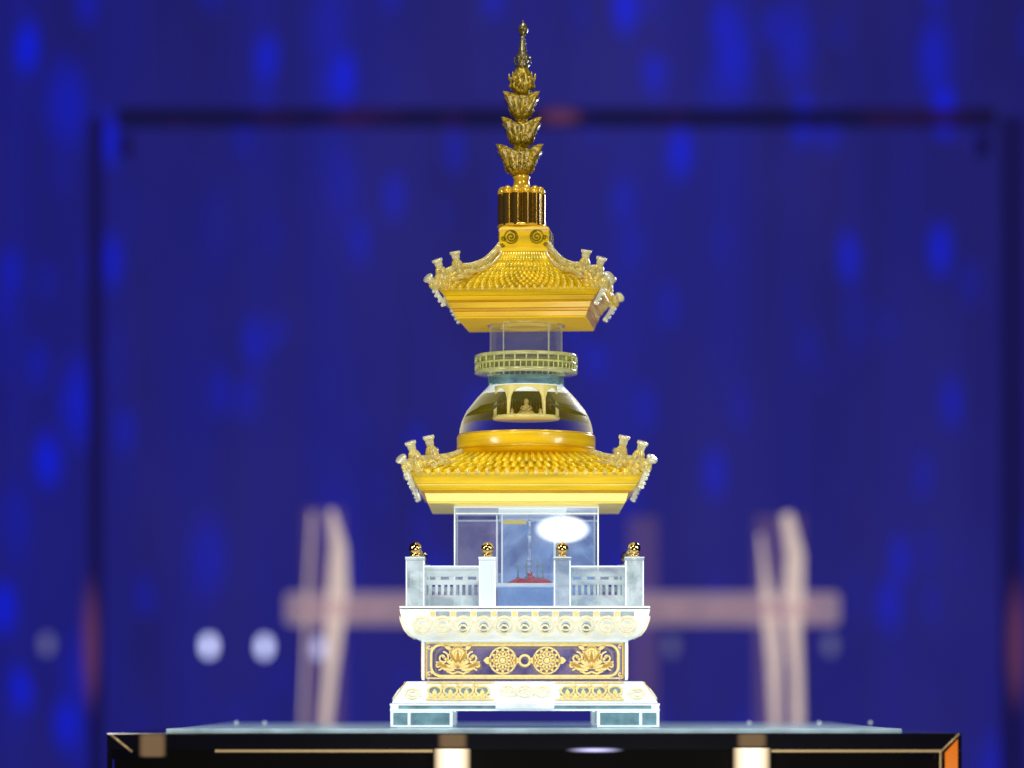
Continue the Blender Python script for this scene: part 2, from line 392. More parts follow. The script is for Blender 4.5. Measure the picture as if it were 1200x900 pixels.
# ------------------------------------------------------------------ lotus cornice
cp = [sq(*p) for p in ((121, 751), (125, 749.5), (133, 745), (139.5, 737), (144, 726), (146.3, 716), (146.8, 714))]
mb = MB(); mb.loft([(cp[0][0], zW1+.0008)]+cp[1:], BX)
corn = mb.build('lotus_cornice', 'white', T)
def corn_map(rot):
    c, s_ = math.cos(rot), math.sin(rot)
    z0, z1 = cp[0][1], cp[-1][1]
    def f(u, v, h):
        z = z0+v/1000
        a = cp[-1][0]
        for (a0, q0), (a1, q1) in zip(cp, cp[1:]):
            if q0 <= z <= q1: a = a0+(a1-a0)*(z-q0)/(q1-q0)
        if z < z0: a = cp[0][0]
        y = -(a+.0008+h); x = u/1000
        return (BX+x*c-y*s_, x*s_+y*c, z-h*.5)
    return f, (z1-z0)*1000
for r in range(4):
    f, H = corn_map(r*PI/2)
    o = Orn(f, .002); o2 = Orn(f, .0006); o3 = Orn(f, .0012)
    for k in range(-5, 6):
        u = k*23.2
        o.ring(u, H*.5, 10.8, 10, 2.2, 20); o.ring(u, H*.5+1, 7, 6.2, 1.4, 16); o.stroke([(u-5, H*.42), (u-2, H*.52), (u+2, H*.5), (u+5, H*.4)], 1.6)
        if abs(k) < 4: o2.disc(u, H*.42, 5.2)
        if abs(k) < 5.5: o3.stroke([(u-2.8+11.6, H-5), (u+2.8+11.6, H-5)], 5.5) if k < 5 else None
        if k < 5: o2.stroke([(u+15.5, H-5), (u+23.2+7.7, H-5)], 5)
    o.mb.build('lotus_petal_row', 'goldpale', corn)
    o2.mb.build('petal_hollow_row', 'slate', corn)
    o3.mb.build('gilt_dentil_row', 'goldprint', corn)
aC, zC0 = sq(147, 713.4); _, zC1 = sq(147, 710.2)
mb = MB(); mb.box(BX-aC, BX+aC, -aC, aC, zC0+.0008, zC1)
terr = mb.build('terrace_slab', 'edge', T, .0008)
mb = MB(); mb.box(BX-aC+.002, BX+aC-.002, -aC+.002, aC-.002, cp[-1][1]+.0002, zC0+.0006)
mb.build('terrace_gold_band', 'knob', terr)  # dark gold strip under the terrace slab

# ------------------------------------------------------------------ balustrade
aB, zB1 = sq(139, 664.5); zB0 = zC1+.0004
def post_at(x, y, w, top, mat='rail', small=False):
    mb = MB(); mb.box(x-w, x+w, y-w, y+w, zB0, top); mb.box(x-w-.0012, x+w+.0012, y-w-.0012, y+w+.0012, top+.0002, top+.003)
    if not small:
        for s_ in (-1, 1): mb.box(x-w*.55, x+w*.55, y+s_*w-.0008, y+s_*w+.0008, zB0+.003, top-.004)
    p = mb.build('post', mat, bal, .0008)
    e = MB()
    for sx_ in (-1, 1):
        for sy_ in (-1, 1): e.box(x+sx_*w-.0006, x+sx_*w+.0006, y+sy_*w-.0006, y+sy_*w+.0006, zB0, top-.0003)
    e.box(x-w-.0014, x+w+.0014, y-w-.0014, y+w+.0014, top+.0031, top+.0038)
    e.build('post_edge_gleam', 'edge', p)
    z = top+.0039
    k = MB()
    k.lathe([(.0036, z), (.0062, z+.0008), (.0064, z+.0025), (.0045, z+.0038), (.0040, z+.0045), (.0060, z+.0060), (.0072, z+.0085), (.0074, z+.0105), (.0066, z+.0135), (.0045, z+.0158), (.002, z+.0168), (.0001, z+.017)], (x, y), 28)
    k.build('knob', 'knob', p)
bal = thing('balustrade', (0, 0, 0), None, None); bal.parent = T
def rot_pt(x, y, r): c, s_ = round(math.cos(r)), round(math.sin(r)); return BX+x*c-y*s_, x*s_+y*c
b_ = aB-.010
for r in range(4):
    rr = r*PI/2
    x, y = rot_pt(-b_, -b_, rr); post_at(x, y, .0098, Z(657, -b_))
    for u in (-.0425, .0425):
        x, y = rot_pt(u, -b_, rr); post_at(x, y, .0088 if r == 0 else .0075, Z(657, -b_) if r == 0 else Z(661, -b_), 'whitepost' if (r == 0 and u < 0) else 'railpost')
    segs = [(-b_+.0105, -.052), (.052, b_-.0105)] + ([(-.0345, .0345)] if r else [])
    for u0, u1 in segs:
        mb = MB()
        def bar(ua, ub, za, zb, th=.0022):
            xa, ya = rot_pt(ua, -b_-th, rr); xb, yb = rot_pt(ub, -b_+th, rr)
            mb.box(min(xa, xb), max(xa, xb), min(ya, yb), max(ya, yb), za, zb)
        H = zB1-zB0
        bar(u0, u1, zB1-.0028, zB1, .0034); bar(u0, u1, zB1-.0105, zB1-.003); bar(u0, u1, zB0+H*.55, zB0+H*.68); bar(u0, u1, zB0+.0002, zB0+H*.28)
        n = max(int((u1-u0)/.0062), 4)
        for i in range(n+1):
            u = u0+(u1-u0)*i/n; bar(max(u-.0016, u0), min(u+.0016, u1), zB0+H*.28+.0001, zB0+H*.55-.0001, .0018)
        n = max(int((u1-u0)/.0125), 2)
        for i in range(n+1):
            u = u0+(u1-u0)*i/n; bar(max(u-.003, u0), min(u+.003, u1), zB0+H*.68+.0001, zB1-.0106, .0018)
        pn = mb.build('fence_panel', 'rail', bal)
        mb = MB(); bar(u0, u1, zB1+.0002, zB1+.0018, .003); mb.build('handrail', 'edge', pn)

# ------------------------------------------------------------------ relic chamber (clear block)
aR, _ = sq(84, 640); zR0 = zB0; zR1 = Z(593.5, -aR)
RX = .0
def shell(mb, a0, a1, z0, z1, cx):   # four panes
    pass
mb = MB()
for sg in (-1, 1):
    mb.add([(RX-aR, sg*aR, zR0), (RX+aR, sg*aR, zR0), (RX+aR, sg*aR, zR1), (RX-aR, sg*aR, zR1)], [(0, 1, 2, 3) if sg < 0 else (3, 2, 1, 0)])
    mb.add([(RX+sg*aR, -aR, zR0), (RX+sg*aR, aR, zR0), (RX+sg*aR, aR, zR1), (RX+sg*aR, -aR, zR1)], [(0, 1, 2, 3) if sg > 0 else (3, 2, 1, 0)])
cham = mb.build('relic_chamber', 'pane', T)
e = MB(); t = .0008
for sx in (-1, 1):
    for sy in (-1, 1): e.box(RX+sx*aR-t, RX+sx*aR+t, sy*aR-t, sy*aR+t, zR0, zR1-.0022)
e.box(RX-aR-.001, RX+aR+.001, -aR-.001, aR+.001, zR1-.002, zR1)
for sg in (-1, 1): e.box(RX-aR+.0012, RX+aR-.0012, sg*aR-t, sg*aR+t, zR1-.009, zR1-.0072)
e.build('chamber_edge', 'edge', cham)
# streaked right pane, set behind the niche
mb = MB(); yb = aR*.55
mb.box(RX-.030, RX+aR-.002, yb, yb+.004, zR0+.001, zR1-.010)
mb.build('streaked_pane', 'pane_frost', cham)
mb = MB(); mb.box(RX-aR+.002, RX-.031, yb, yb+.004, zR0+.001, zR1-.010); mb.build('lavender_pane', 'pane_lav', cham)
# inner niche glass
nx0, nx1 = RX-.034, RX+.040; ny0, ny1 = -aR+.004, -aR+.075; nz0 = Z(687, -aR); nz1 = zR1-.010
mb = MB()
for yy in (ny0, ny1): mb.add([(nx0, yy, nz0), (nx1, yy, nz0), (nx1, yy, nz1), (nx0, yy, nz1)], [(0, 1, 2, 3)])
for xx in (nx0, nx1): mb.add([(xx, ny0, nz0), (xx, ny1, nz0), (xx, ny1, nz1), (xx, ny0, nz1)], [(0, 1, 2, 3)])
niche = mb.build('niche', 'pane', cham)
t = .0008
for xx in (nx0, nx1, nx0+.006, nx1-.007):
    for yy in (ny0, ny1):
        e = MB(); e.box(xx-t, xx+t, yy-t, yy+t, nz0+.004, nz1); e.build('niche_edge', 'edge', niche)
mb = MB(); mb.box(nx0-.002, nx1+.002, ny0-.001, ny1, nz0, nz0+.0038); mb.build('niche_floor', 'edge', niche, .001)
mb = MB(); mb.box(nx0+.007, nx0+.034, ny0+.03, ny0+.05, nz1-.008, nz1-.004); mb.build('niche_lintel', 'palegold', niche)
mb = MB(); mb.box(nx0+.001, nx1-.001, ny0+.004, ny1-.002, zR0+.0005, nz0-.001); mb.build('niche_pedestal', 'pane_frost', niche)
# bright white head band under the roof
mb = MB(); mb.box(RX-.032, RX+.046, -aR+.002, aR-.01, zR1-.0072, zR1-.0024); mb.build('head_band', 'edge', cham)
# reflection of a lamp in the crystal, built as a glowing disc
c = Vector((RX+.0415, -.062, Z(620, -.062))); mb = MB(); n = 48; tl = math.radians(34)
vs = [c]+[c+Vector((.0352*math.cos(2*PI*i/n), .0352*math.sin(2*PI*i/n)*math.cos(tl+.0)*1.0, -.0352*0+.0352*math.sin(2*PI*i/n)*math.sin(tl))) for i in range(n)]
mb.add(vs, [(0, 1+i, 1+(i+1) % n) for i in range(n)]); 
lamp = mb.build('lamp_reflection', 'lamp', cham)

# relic tower and velvet inside the niche (things of their own)
def at_stupa(o): o.location.x += AX; return o
cy = (ny0+ny1)/2; cxn = (nx0+nx1)/2
mb = MB()
rng = random.Random(3)
prof = [(.0001, .0045), (.012, .0055), (.021, .004), (.0245, .0015), (.025, 0.0)]
mb.lathe([(r, z) for r, z in reversed(prof)], (0, 0), 40, rf=lambda t, j: 1+.06*math.sin(5*t)+.04*math.sin(11*t+j), zf=lambda t, j: .0012*math.sin(3*t+j) if 0 < j < 4 else 0)
cush = mb.build('velvet_cushion', 'red'); cush.location = (AX+cxn, cy, nz0+.0042); tag(cush, 'small crimson velvet cushion under the relic tower inside the clear chamber', 'cushion')
tw = thing('relic_tower', (AX+cxn+.001, cy, nz0+.009), 'slender clear miniature tower standing on the crimson cushion', 'reliquary')
mb = MB(); mb.lathe([(.006, 0), (.006, .003), (.0032, .005), (.0028, .02), (.0042, .022), (.0024, .024), (.002, .05), (.0034, .052), (.0016, .054), (.0014, .066), (.003, .068), (.0001, .072)], (0, 0), 16); mb.build('shaft', 'glass', tw)
mb = MB()
for i in range(7):
    a = 2*PI*i/7; x, y = .015*math.cos(a), .012*math.sin(a)
    mb.lathe([(.0022, 0), (.0022, .002), (.0009, .004), (.0009, .013), (.002, .0145), (.0009, .017), (.0004, .024), (.0001, .0245)], (x, y), 10)
mb.build('candle_row', 'teal', tw)

# ------------------------------------------------------------------ roof helpers
def hip_pt(w, y, sx, sy):
    a, z = sq(w, y); return Vector((sx*a, sy*a, z))
def finial(path, sc, parent, mat='ycrys'):
    """little guardian: vase-like stalk with flared cap. path: base, top"""
    b, t = path; d = t-b; q = Vector((0, 0, 1)).rotation_difference(d.normalized()); L = d.length
    prof = [(.0066, -.1), (.0070, .08), (.0074, .25), (.0060, .42), (.0044, .52), (.0042, .68), (.0047, .80), (.0062, .86), (.0064, .97), (.0045, 1.0), (.0001, 1.0)]
    n = 14; vs = []; fs = []
    for r, h in prof:
        for i in range(n):
            a = 2*PI*i/n; vs.append(b+q @ Vector((r*sc*math.cos(a), r*sc*math.sin(a), h*L)))
    for j in range(len(prof)-1):
        for i in range(n):
            k = (i+1) % n; fs.append((j*n+i, j*n+k, (j+1)*n+k, (j+1)*n+i))
    mb = MB(); mb.add(vs, fs, True)
    # side curls
    for s_ in (-1, 1):
        sd = q @ Vector((0, s_, 0))
        mb.tube([b+d*.12+sd*.004*sc, b+d*.3+sd*.0085*sc, b+d*.45+sd*.007*sc, b+d*.42+sd*.0045*sc], .0017*sc, 6)
    fo = mb.build('finial', mat, parent)
    cpm = MB(); c0 = b+d*.9; c1 = b+d*1.02
    cpm.tube([b+d*.62, b+d*.84, c0, c1], [.0047*sc, .0052*sc, .0068*sc, .0066*sc], 14); cpm.build('cap', 'drop', fo)
    bm_ = MB()
    for k in range(3):
        a = 2.1*k; bm_.ball(b+d*(.12+.13*k)+q @ Vector((math.cos(a)*.004*sc, math.sin(a)*.004*sc, 0)), .0042*sc, 10)
    bm_.build('beast_figure', 'hipcarve', fo)

def tile_field(mb, top, bot, rows, cols, rad, conc, jitter=0):
    """four sloping tiled faces, (half, z) top to bottom; scalloped overlapping half-round tiles"""
    for r in range(4):
        c, s_ = round(math.cos(r*PI/2)), round(math.sin(r*PI/2))
        for k in range(rows):
            f0 = k/rows; f1 = (k+1.15)/rows
            def P(f, u):
                f = min(f, 1.04)
                a = top[0]+(bot[0]-top[0])*f; z = top[1]+(bot[1]-top[1])*(f**conc if f > 0 else 0)
                return a, z
            nc = cols
            off = (k % 2)*.5
            for i in range(nc+1):
                u = (i+off)/nc*2-1
                if abs(u) > .985: continue
                a0, z0 = P(f0, u); a1, z1 = P(f1, u)
                p = []
                for q in range(4):
                    f = f0+(f1-f0)*q/3; a, z = P(f, u)
                    x, y = u*a*.97, -a-rad*.25*q/3
                    p.append((x*c-y*s_, x*s_+y*c, z+rad*.25*q/3))
                mb.tube(p, [rad*.7, rad*.9, rad, rad*.8], 7)

def ridge(pts, r, parent, mat, beads=0):
    mb = MB(); mb.tube(pts, r, 8)
    if beads:
        for i in range(len(pts)-1):
            for k in range(beads):
                p = pts[i].lerp(pts[i+1], k/beads); mb.ball((p.x, p.y, p.z+r*.9), r*.62, 8)
    return mb.build('hip_ridge', mat, parent)
def smooth(pts, n=4):
    out = []
    P = [pts[0]]+pts+[pts[-1]]
    for i in range(1, len(P)-2):
        for k in range(n):
            t = k/n; a, b, c, d = P[i-1], P[i], P[i+1], P[i+2]
            out.append(.5*((2*b)+(c-a)*t+(2*a-5*b+4*c-d)*t*t+(3*b-3*c+d-a)*t**3))
    out.append(pts[-1]); return out

def make_roof(name, bands, tile_top, tile_bot, hip, fins, droop, rows, cols, rad, conc, off=(0, 0, 0), rotz=0, fs=1, under='palegold'):
    """bands: list of (material, [(w,y)...]) bottom to top"""
    body = None; first = True
    for mat, pr in bands:
        mb = MB(); mb.loft([sq(*p) for p in pr])
        if first:
            body = mb.build(name, mat, T, .0006); body.location = off; body.rotation_euler.z = rotz; first = False
        else: mb.build('eave_moulding', mat, body, .0006)
    # soffit plate
    a, z = sq(*bands[0][1][0]); mb = MB(); mb.box(-a+.001, a-.001, -a+.001, a-.001, z-.0018, z-.0003); mb.build('soffit', under, body, .0006)
    mb = MB(); t = sq(*tile_top); b = sq(*tile_bot)
    N = 8; prof = []
    for i in range(N+1):
        f = i/N; prof.append((t[0]+(b[0]-t[0])*f-.0015, t[1]+(b[1]-t[1])*(f**conc)-.001))
    mb.loft(list(reversed(prof))); mb.build('roof_slope', 'roof', body)
    mb = MB(); tile_field(mb, t, b, rows, cols, rad, conc); mb.build('roof_tiles', 'tile', body)
    # drip tiles along the eave
    mb = MB()
    for r in range(4):
        c, s_ = round(math.cos(r*PI/2)), round(math.sin(r*PI/2))
        for i in range(cols+1):
            u = (i/cols*2-1)*b[0]*.95; y = -b[0]-.001
            mb.ball((u*c-y*s_, u*s_+y*c, b[1]-.0005), rad*1.05, 8)
    mb.build('drip_tiles', 'hipcarve', body)
    for sx in (-1, 1):
        for sy in (-1, 1):
            pts = smooth([hip_pt(w, y, sx, sy) for w, y in hip])
            rg = ridge(pts, .0036*fs, body, 'ycrys', 2)
            # lower rib beside the ridge, carved scroll
            mb = MB()
            for dx, dy in ((.82, 1), (1, .82)):
                q = [Vector((p.x*(dx if i > 1 else 1), p.y*(dy if i > 1 else 1), p.z-.004)) for i, p in enumerate(pts)]
                mb.tube(q[:-3], .0022*fs, 6)
                e0 = q[-5]
                mb.tube([e0+Vector((math.cos(k*.7)*.006*(1-k/12)*sx, 0, math.sin(k*.7)*.006*(1-k/12))) for k in range(10)], .0012, 6)
                e0 = q[-9]
                mb.tube([e0+Vector((math.cos(k*.7)*.005*(1-k/12)*sx, 0, math.sin(k*.7)*.005*(1-k/12)+.004)) for k in range(10)], .0012, 6)
            mb.build('hip_scroll', 'ycrys', body)
            mb = MB(); rr_ = random.Random(5)
            for i in range(len(pts)//4, len(pts)):
                p = pts[i]; bz = b[1]
                nn = 4
                for q in range(nn):
                    z = bz+(p.z-bz)*(q+.3)/nn
                    for dx, dy in ((.93, 1.0), (1.0, .93)):
                        mb.ball((p.x*dx+rr_.uniform(-.002, .002), p.y*dy+rr_.uniform(-.002, .002), z), .0034*fs*rr_.uniform(.7, 1.2), 8)
            mb.build('hip_carving', 'hipcarve', body)
            for (b0, t0) in fins: finial((hip_pt(*b0, sx, sy), hip_pt(*t0, sx, sy)), fs, body)
            dp = [hip_pt(w, y, sx, sy) for w, y in droop]
            mb = MB(); mb.tube(smooth(dp, 3), [.0032*fs, .0038*fs, .0034*fs]+[.0028*fs]*((len(dp)-1)*3-5)+[.0028*fs, .0024*fs, .002*fs], 8)
            for p in smooth(dp, 2)[1:]: mb.ball((p.x+sx*.003, p.y+sy*.003, p.z), .0022*fs, 8)
            mb.build('corner_drop', 'drop', body)
    return body
M['hipcarve'] = pmat('carved_yellow_crystal', (.88, .66, .12), .14, trans=.2, coat=1, emit=(1, .75, .1), es=.12, bump=.5, bscale=200, var=.5)
M['drop'] = pmat('clear_corner_crystal', (.86, .86, .66), .08, trans=.6, coat=1, emit=(1, .98, .75), es=.16, bump=.5, bscale=150, var=.45)

# ------------------------------------------------------------------ lower roof
low = make_roof('lower_roof',
    [('palegold', [(116.5, 588), (118.5, 581), (119.5, 577.5)]),
     ('deep', [(120.5, 587.2), (122.5, 580), (123, 575.5)][0:0] or [(119.8, 577.2), (123.2, 575.0)]),
     ('roof', [(124.5, 574.6), (127.5, 569.5)]),
     ('palegold', [(128.0, 569.2), (129.2, 567.0)]),
     ('roof', [(129.6, 566.6), (132.5, 560), (135.5, 555.5), (136.5, 553)])],
    (80, 531.5), (133, 553), [(76, 531), (92, 536), (108, 538), (122, 539), (133, 541), (139, 543)],
    [((110, 536), (115, 511)), ((130, 539), (136.5, 518)), ((138, 548), (147.5, 537))],
    [(139, 544), (140, 552), (137, 561), (132.5, 571)], 3, 22, .0036, .8, fs=1.0)

# ------------------------------------------------------------------ drum + dome
zb = Z(530.5); zt = Z(511)
mb = MB(); mb.lathe([(.0765, zb-.002), (.0785, zb), (.0808, zb+.0035), (.0811, zb+.006), (.0812, zt-.0022), (.0808, zt-.0008), (.0797, zt)], n=72, cap=True)
drum = mb.build('dome_base_ring', 'roof', T)
mb = MB(); mb.lathe([(.0797, zt+.0002), (.0799, zt+.0014), (.0785, zt+.0016)], n=72); mb.build('ring_lip', 'tip', drum)
mb = MB(); mb.lathe([(.0805, zb+.0022), (.0816, zb+.0026), (.0816, zb+.0040), (.0811, zb+.0043)], n=72); mb.build('ring_fillet', 'deep', drum)
dp = [(78.5, 510.5), (77.6, 503), (75.6, 495), (73, 489), (69.5, 482), (63.5, 474.5), (57.5, 467), (50.5, 459.5), (44.5, 453.5)]
DP = [(r/1000, Z(y)) for r, y in dp]
M['domeglass'] = None
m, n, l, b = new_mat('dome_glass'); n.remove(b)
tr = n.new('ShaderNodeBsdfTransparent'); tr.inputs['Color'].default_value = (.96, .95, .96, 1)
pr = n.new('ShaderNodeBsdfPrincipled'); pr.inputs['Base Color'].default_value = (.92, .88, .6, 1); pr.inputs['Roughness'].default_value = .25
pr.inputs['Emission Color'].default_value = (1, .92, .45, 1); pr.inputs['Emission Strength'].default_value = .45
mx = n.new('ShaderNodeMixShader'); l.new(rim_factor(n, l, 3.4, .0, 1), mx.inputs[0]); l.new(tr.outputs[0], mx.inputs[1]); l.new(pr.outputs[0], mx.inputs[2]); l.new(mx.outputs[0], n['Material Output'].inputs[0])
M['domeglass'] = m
mb = MB(); mb.lathe(DP, n=96); dome = mb.build('dome', 'domeglass', T)
# gilt inner canopy, open at the front where the shrine sits
mb = MB(); ao = math.radians(33)
ip = [(.0735, Z(493)), (.0712, Z(489)), (.067, Z(482)), (.0605, Z(474.5)), (.054, Z(467)), (.047, Z(460))]
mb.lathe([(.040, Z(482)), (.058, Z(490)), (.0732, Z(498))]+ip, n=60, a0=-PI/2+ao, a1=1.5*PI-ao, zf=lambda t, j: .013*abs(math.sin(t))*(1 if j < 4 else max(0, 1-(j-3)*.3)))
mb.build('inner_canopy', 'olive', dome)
mb = MB(); mb.lathe([(.0445, Z(453)), (.0502, Z(459)), (.053, Z(462.5)), (.0515, Z(463)), (.043, Z(458)), (.040, Z(454))], n=64)
mb.build('dome_crown', 'edge', dome)
# shrine with three arches
shr = thing('shrine', (0, 0, 0), None, None); shr.parent = T
rS = .037; yS = -.030
zf, zc = Z(491), Z(456)
mb = MB(); mb.lathe([(.001, zf-.0035), (rS+.0015, zf-.0035), (rS+.0025, zf-.001), (rS+.001, zf+.0008), (.001, zf+.0009)], (0, yS), 40); mb.build('shrine_floor', 'arch', shr)
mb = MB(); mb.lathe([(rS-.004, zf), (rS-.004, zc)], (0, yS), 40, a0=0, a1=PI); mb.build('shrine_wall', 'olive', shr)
def arch_panel(a0, a1, hw_gap):
    """curved pale frame with an arched opening between angles a0..a1 (centre -90)"""
    mb = MB(); n = 18; vs = []; fs = []
    for i in range(n+1):
        t = i/n; a = a0+(a1-a0)*t; u = abs(2*t-1)
        zo = zf+.001 if u > 1-hw_gap*.6 else zf+(zc-zf)*(.55+.37*math.sqrt(max(1-(u/(1-hw_gap))**2, 0)))
        for rr, zz in ((rS, zo), (rS, zc), (rS-.0025, zc), (rS-.0025, zo)):
            vs.append((rr*math.cos(a), yS+rr*math.sin(a), zz))
    for i in range(n):
        for k in range(4):
            q = (k+1) % 4; fs.append((4*i+k, 4*i+4+k, 4*i+4+q, 4*i+q))
    mb.add(vs, fs); 
    # slim columns
    for a in (a0, a1): mb.tube([(rS*math.cos(a), yS+rS*math.sin(a), zf), (rS*math.cos(a), yS+rS*math.sin(a), zc-.012)], .0014, 8)
    mb.build('arch', 'arch', shr)
g = math.radians(34)
arch_panel(-PI/2-g, -PI/2+g, .10); arch_panel(-PI/2-2.45*g, -PI/2-g*1.02, .12); arch_panel(-PI/2+g*1.02, -PI/2+2.45*g, .12)
mb = MB()
for i in range(22):
    a = PI*(.1+.8*i/21); mb.tube([((rS-.006)*math.cos(a), yS+(rS-.006)*math.sin(a), zf+.010), ((rS-.006)*math.cos(a), yS+(rS-.006)*math.sin(a), zc-.012)], .0008, 5)
mb.build('shrine_screen', 'spire', shr)
bud = thing('seated_statue', (AX, yS-.014, zf+.001), 'tiny pale gold seated statue in the middle arch of the dome shrine', 'statue')
mb = MB(); mb.lathe([(.0085, 0), (.0095, .0015), (.0085, .003), (.0065, .005), (.0045, .008), (.0042, .0105), (.0022, .012), (.0021, .0125), (.0032, .0145), (.003, .017), (.0012, .0188), (.0001, .0196)], n=20, rf=lambda t, j: 1+.12*math.cos(2*t) if j < 6 else 1)
mb.tube([(-.0045, -.001, .010), (-.006, -.004, .007), (-.002, -.0075, .005)], .0014, 6); mb.tube([(.0045, -.001, .010), (.006, -.004, .007), (.002, -.0075, .005)], .0014, 6)
mb.build('body', 'statue', bud)
for s_ in (-1, 1):
    v = MB(); v.lathe([(.003, 0), (.0034, .002), (.0018, .004), (.0026, .006), (.0002, .008)], n=12)
    o = v.build('offering_vase', 'statue'); o.location = (AX+s_*.0165, yS-.013, zf+.001)
    tag(o, f'tiny gold vase on the {"left" if s_ < 0 else "right"} of the seated statue in the dome shrine', 'vase')

# ------------------------------------------------------------------ neck, fretwork ring, clear cylinder
mb = MB(); mb.lathe([(.0445, Z(453)), (.0445, Z(442))], n=64); mb.lathe([(.041, Z(453)), (.041, Z(442))], n=64)
mb.build('dome_neck', thin_glass('neck_glass', (.55, .75, .85), frost=.25, frostcol=(.45, .7, .7), glow=.12), T)
RZ0, RZ1 = Z(439), Z(417.5)
mb = MB(); mb.lathe([(.046, RZ0), (.0595, RZ0), (.0605, RZ0+.001), (.0605, RZ0+.0035), (.0592, RZ0+.0045), (.0580, RZ0+.0045), (.0580, RZ0+.004), (.046, RZ0+.004)], n=80)
ringp = mb.build('fretwork_ring', 'ring', T)
mb = MB(); mb.lathe([(.0580, RZ1-.003), (.0605, RZ1-.003), (.0605, RZ1), (.0592, RZ1+.001), (.044, RZ1+.001)], n=80); mb.build('ring_top_band', 'ring', ringp)
mb = MB(); mb.lathe([(.0582, RZ0+.0105), (.0602, RZ0+.0105), (.0602, RZ0+.0125), (.0582, RZ0+.0125), (.0582, RZ0+.0105)], n=80)
for i in range(56):
    a = 2*PI*i/56; c_, s_ = math.cos(a), math.sin(a)
    mb.tube([(.0594*c_, .0594*s_, RZ0+.004), (.0594*c_, .0594*s_, RZ0+.011)], .0008, 5)
    if i % 2 == 0: mb.tube([(.0594*c_, .0594*s_, RZ0+.012), (.0594*c_, .0594*s_, RZ1-.002)], .0011, 5)
mb.build('fret_bars', 'ring', ringp)
mb = MB(); mb.lathe([(.0565, RZ0+.003), (.0565, RZ1-.0015)], n=64); mb.build('ring_glass', thin_glass('ring_inner', (.75, .75, .5), frost=.2, frostcol=(.5, .5, .15), glow=.1), ringp)
CY0, CY1 = RZ1, .4745
mb = MB()
mb.lathe([(.0425, CY0-.02), (.0425, CY1)], n=72)
M['cyl'] = None
m, n, l, b = new_mat('cylinder_glass'); n.remove(b)
tr = n.new('ShaderNodeBsdfTransparent'); tr.inputs['Color'].default_value = (.84, .86, .95, 1)
gl = n.new('ShaderNodeBsdfGlossy'); gl.inputs['Roughness'].default_value = .06
pr = n.new('ShaderNodeBsdfPrincipled'); pr.inputs['Base Color'].default_value = (.7, .72, .6, 1); pr.inputs['Emission Color'].default_value = (.9, .9, .6, 1); pr.inputs['Emission Strength'].default_value = .3
m1 = n.new('ShaderNodeMixShader'); m1.inputs[0].default_value = .45; l.new(gl.outputs[0], m1.inputs[1]); l.new(pr.outputs[0], m1.inputs[2])
mx = n.new('ShaderNodeMixShader'); l.new(rim_factor(n, l, 4, .12, 1), mx.inputs[0]); l.new(tr.outputs[0], mx.inputs[1]); l.new(m1.outputs[0], mx.inputs[2]); l.new(mx.outputs[0], n['Material Output'].inputs[0])
M['cyl'] = m
cyl = mb.build('clear_cylinder', 'cyl', T)
mb = MB(); mb.lathe([(.0425, CY1-.0022), (.0452, CY1-.0022), (.0462, CY1-.0008), (.0455, CY1+.0006), (.0425, CY1+.0006)], n=72); mb.lathe([(.043, CY0+.0012), (.044, CY0+.002), (.0425, CY0+.003)], n=72)
mb.build('cylinder_collar', 'ycrys', cyl)
# inner square core of the cylinder
e = MB()
for sx, sy in ((-1, -1), (1, -1), (1, 1), (-1, 1)):
    e.box(sx*.0265-.0006, sx*.0265+.0006, sy*.0265-.0006, sy*.0265+.0006, CY0-.018, CY1-.001)
e.build('core_edge', 'drop', cyl)
mb = MB(); mb.lathe([(.030, CY1-.0045), (.030, CY1-.001)], n=40); mb.build('core_cap', 'palegold', cyl)

# ------------------------------------------------------------------ upper roof
up = make_roof('upper_roof',
    [('roof', [(77, 370.5), (79.0, 364.5)]),
     ('deep', [(79.5, 364.2), (80.5, 360.8)]),  # dark band of the roof's reflection, painted in deep amber
     ('roof', [(81.5, 360.5), (83.5, 353.5)]),
     ('deep', [(84, 353.2), (85, 351.5)]),
     ('roof', [(86, 351.2), (88.5, 346)]),
     ('roof', [(89.5, 345.6), (94, 339), (95, 337)])],
    (28.5, 291), (92, 337), [(29, 288), (36, 297), (47, 307), (60, 312), (73, 313), (86, 318), (98, 326)],
    [((74, 315), (77.5, 294)), ((91, 322), (97, 303)), ((98, 334), (107, 324))],
    [(98, 328), (99, 336), (95, 346), (88, 357)], 9, 20, .0026, .55, off=(0, 0, 0), rotz=math.radians(-5), fs=.95, under='soffit')
# neck box with scrolls
aN, zN0 = sq(29.5, 291); _, zN1 = sq(29.5, 266)
mb = MB(); mb.loft([(aN+.003, zN0-.004), (aN, zN0+.002), (aN-.0005, zN1-.006), (aN+.0008, zN1-.003), (aN-.001, zN1-.0002), (aN-.004, zN1+.002)])
neck = mb.build('spire_seat', 'roof', up, .0006)
for r in range(4):
    o = Orn(face_map(aN, r*PI/2, zN0, 0, .0004), .0008)
    for s_ in (-1, 1):
        o.spiral(s_*15, 13.5, 6.5, 1.7, PI/2, s_, 1.3); o.ring(s_*15, 13.5, 7.6, 7.6, .9)
        o.spiral(s_*24, 12, 3, 1.2, 0, s_, 1.0); o.spiral(s_*25, 4, 2.5, 1.2, 0, s_, 1.0)
    o.mb.build('scroll_carving', 'olive', neck)

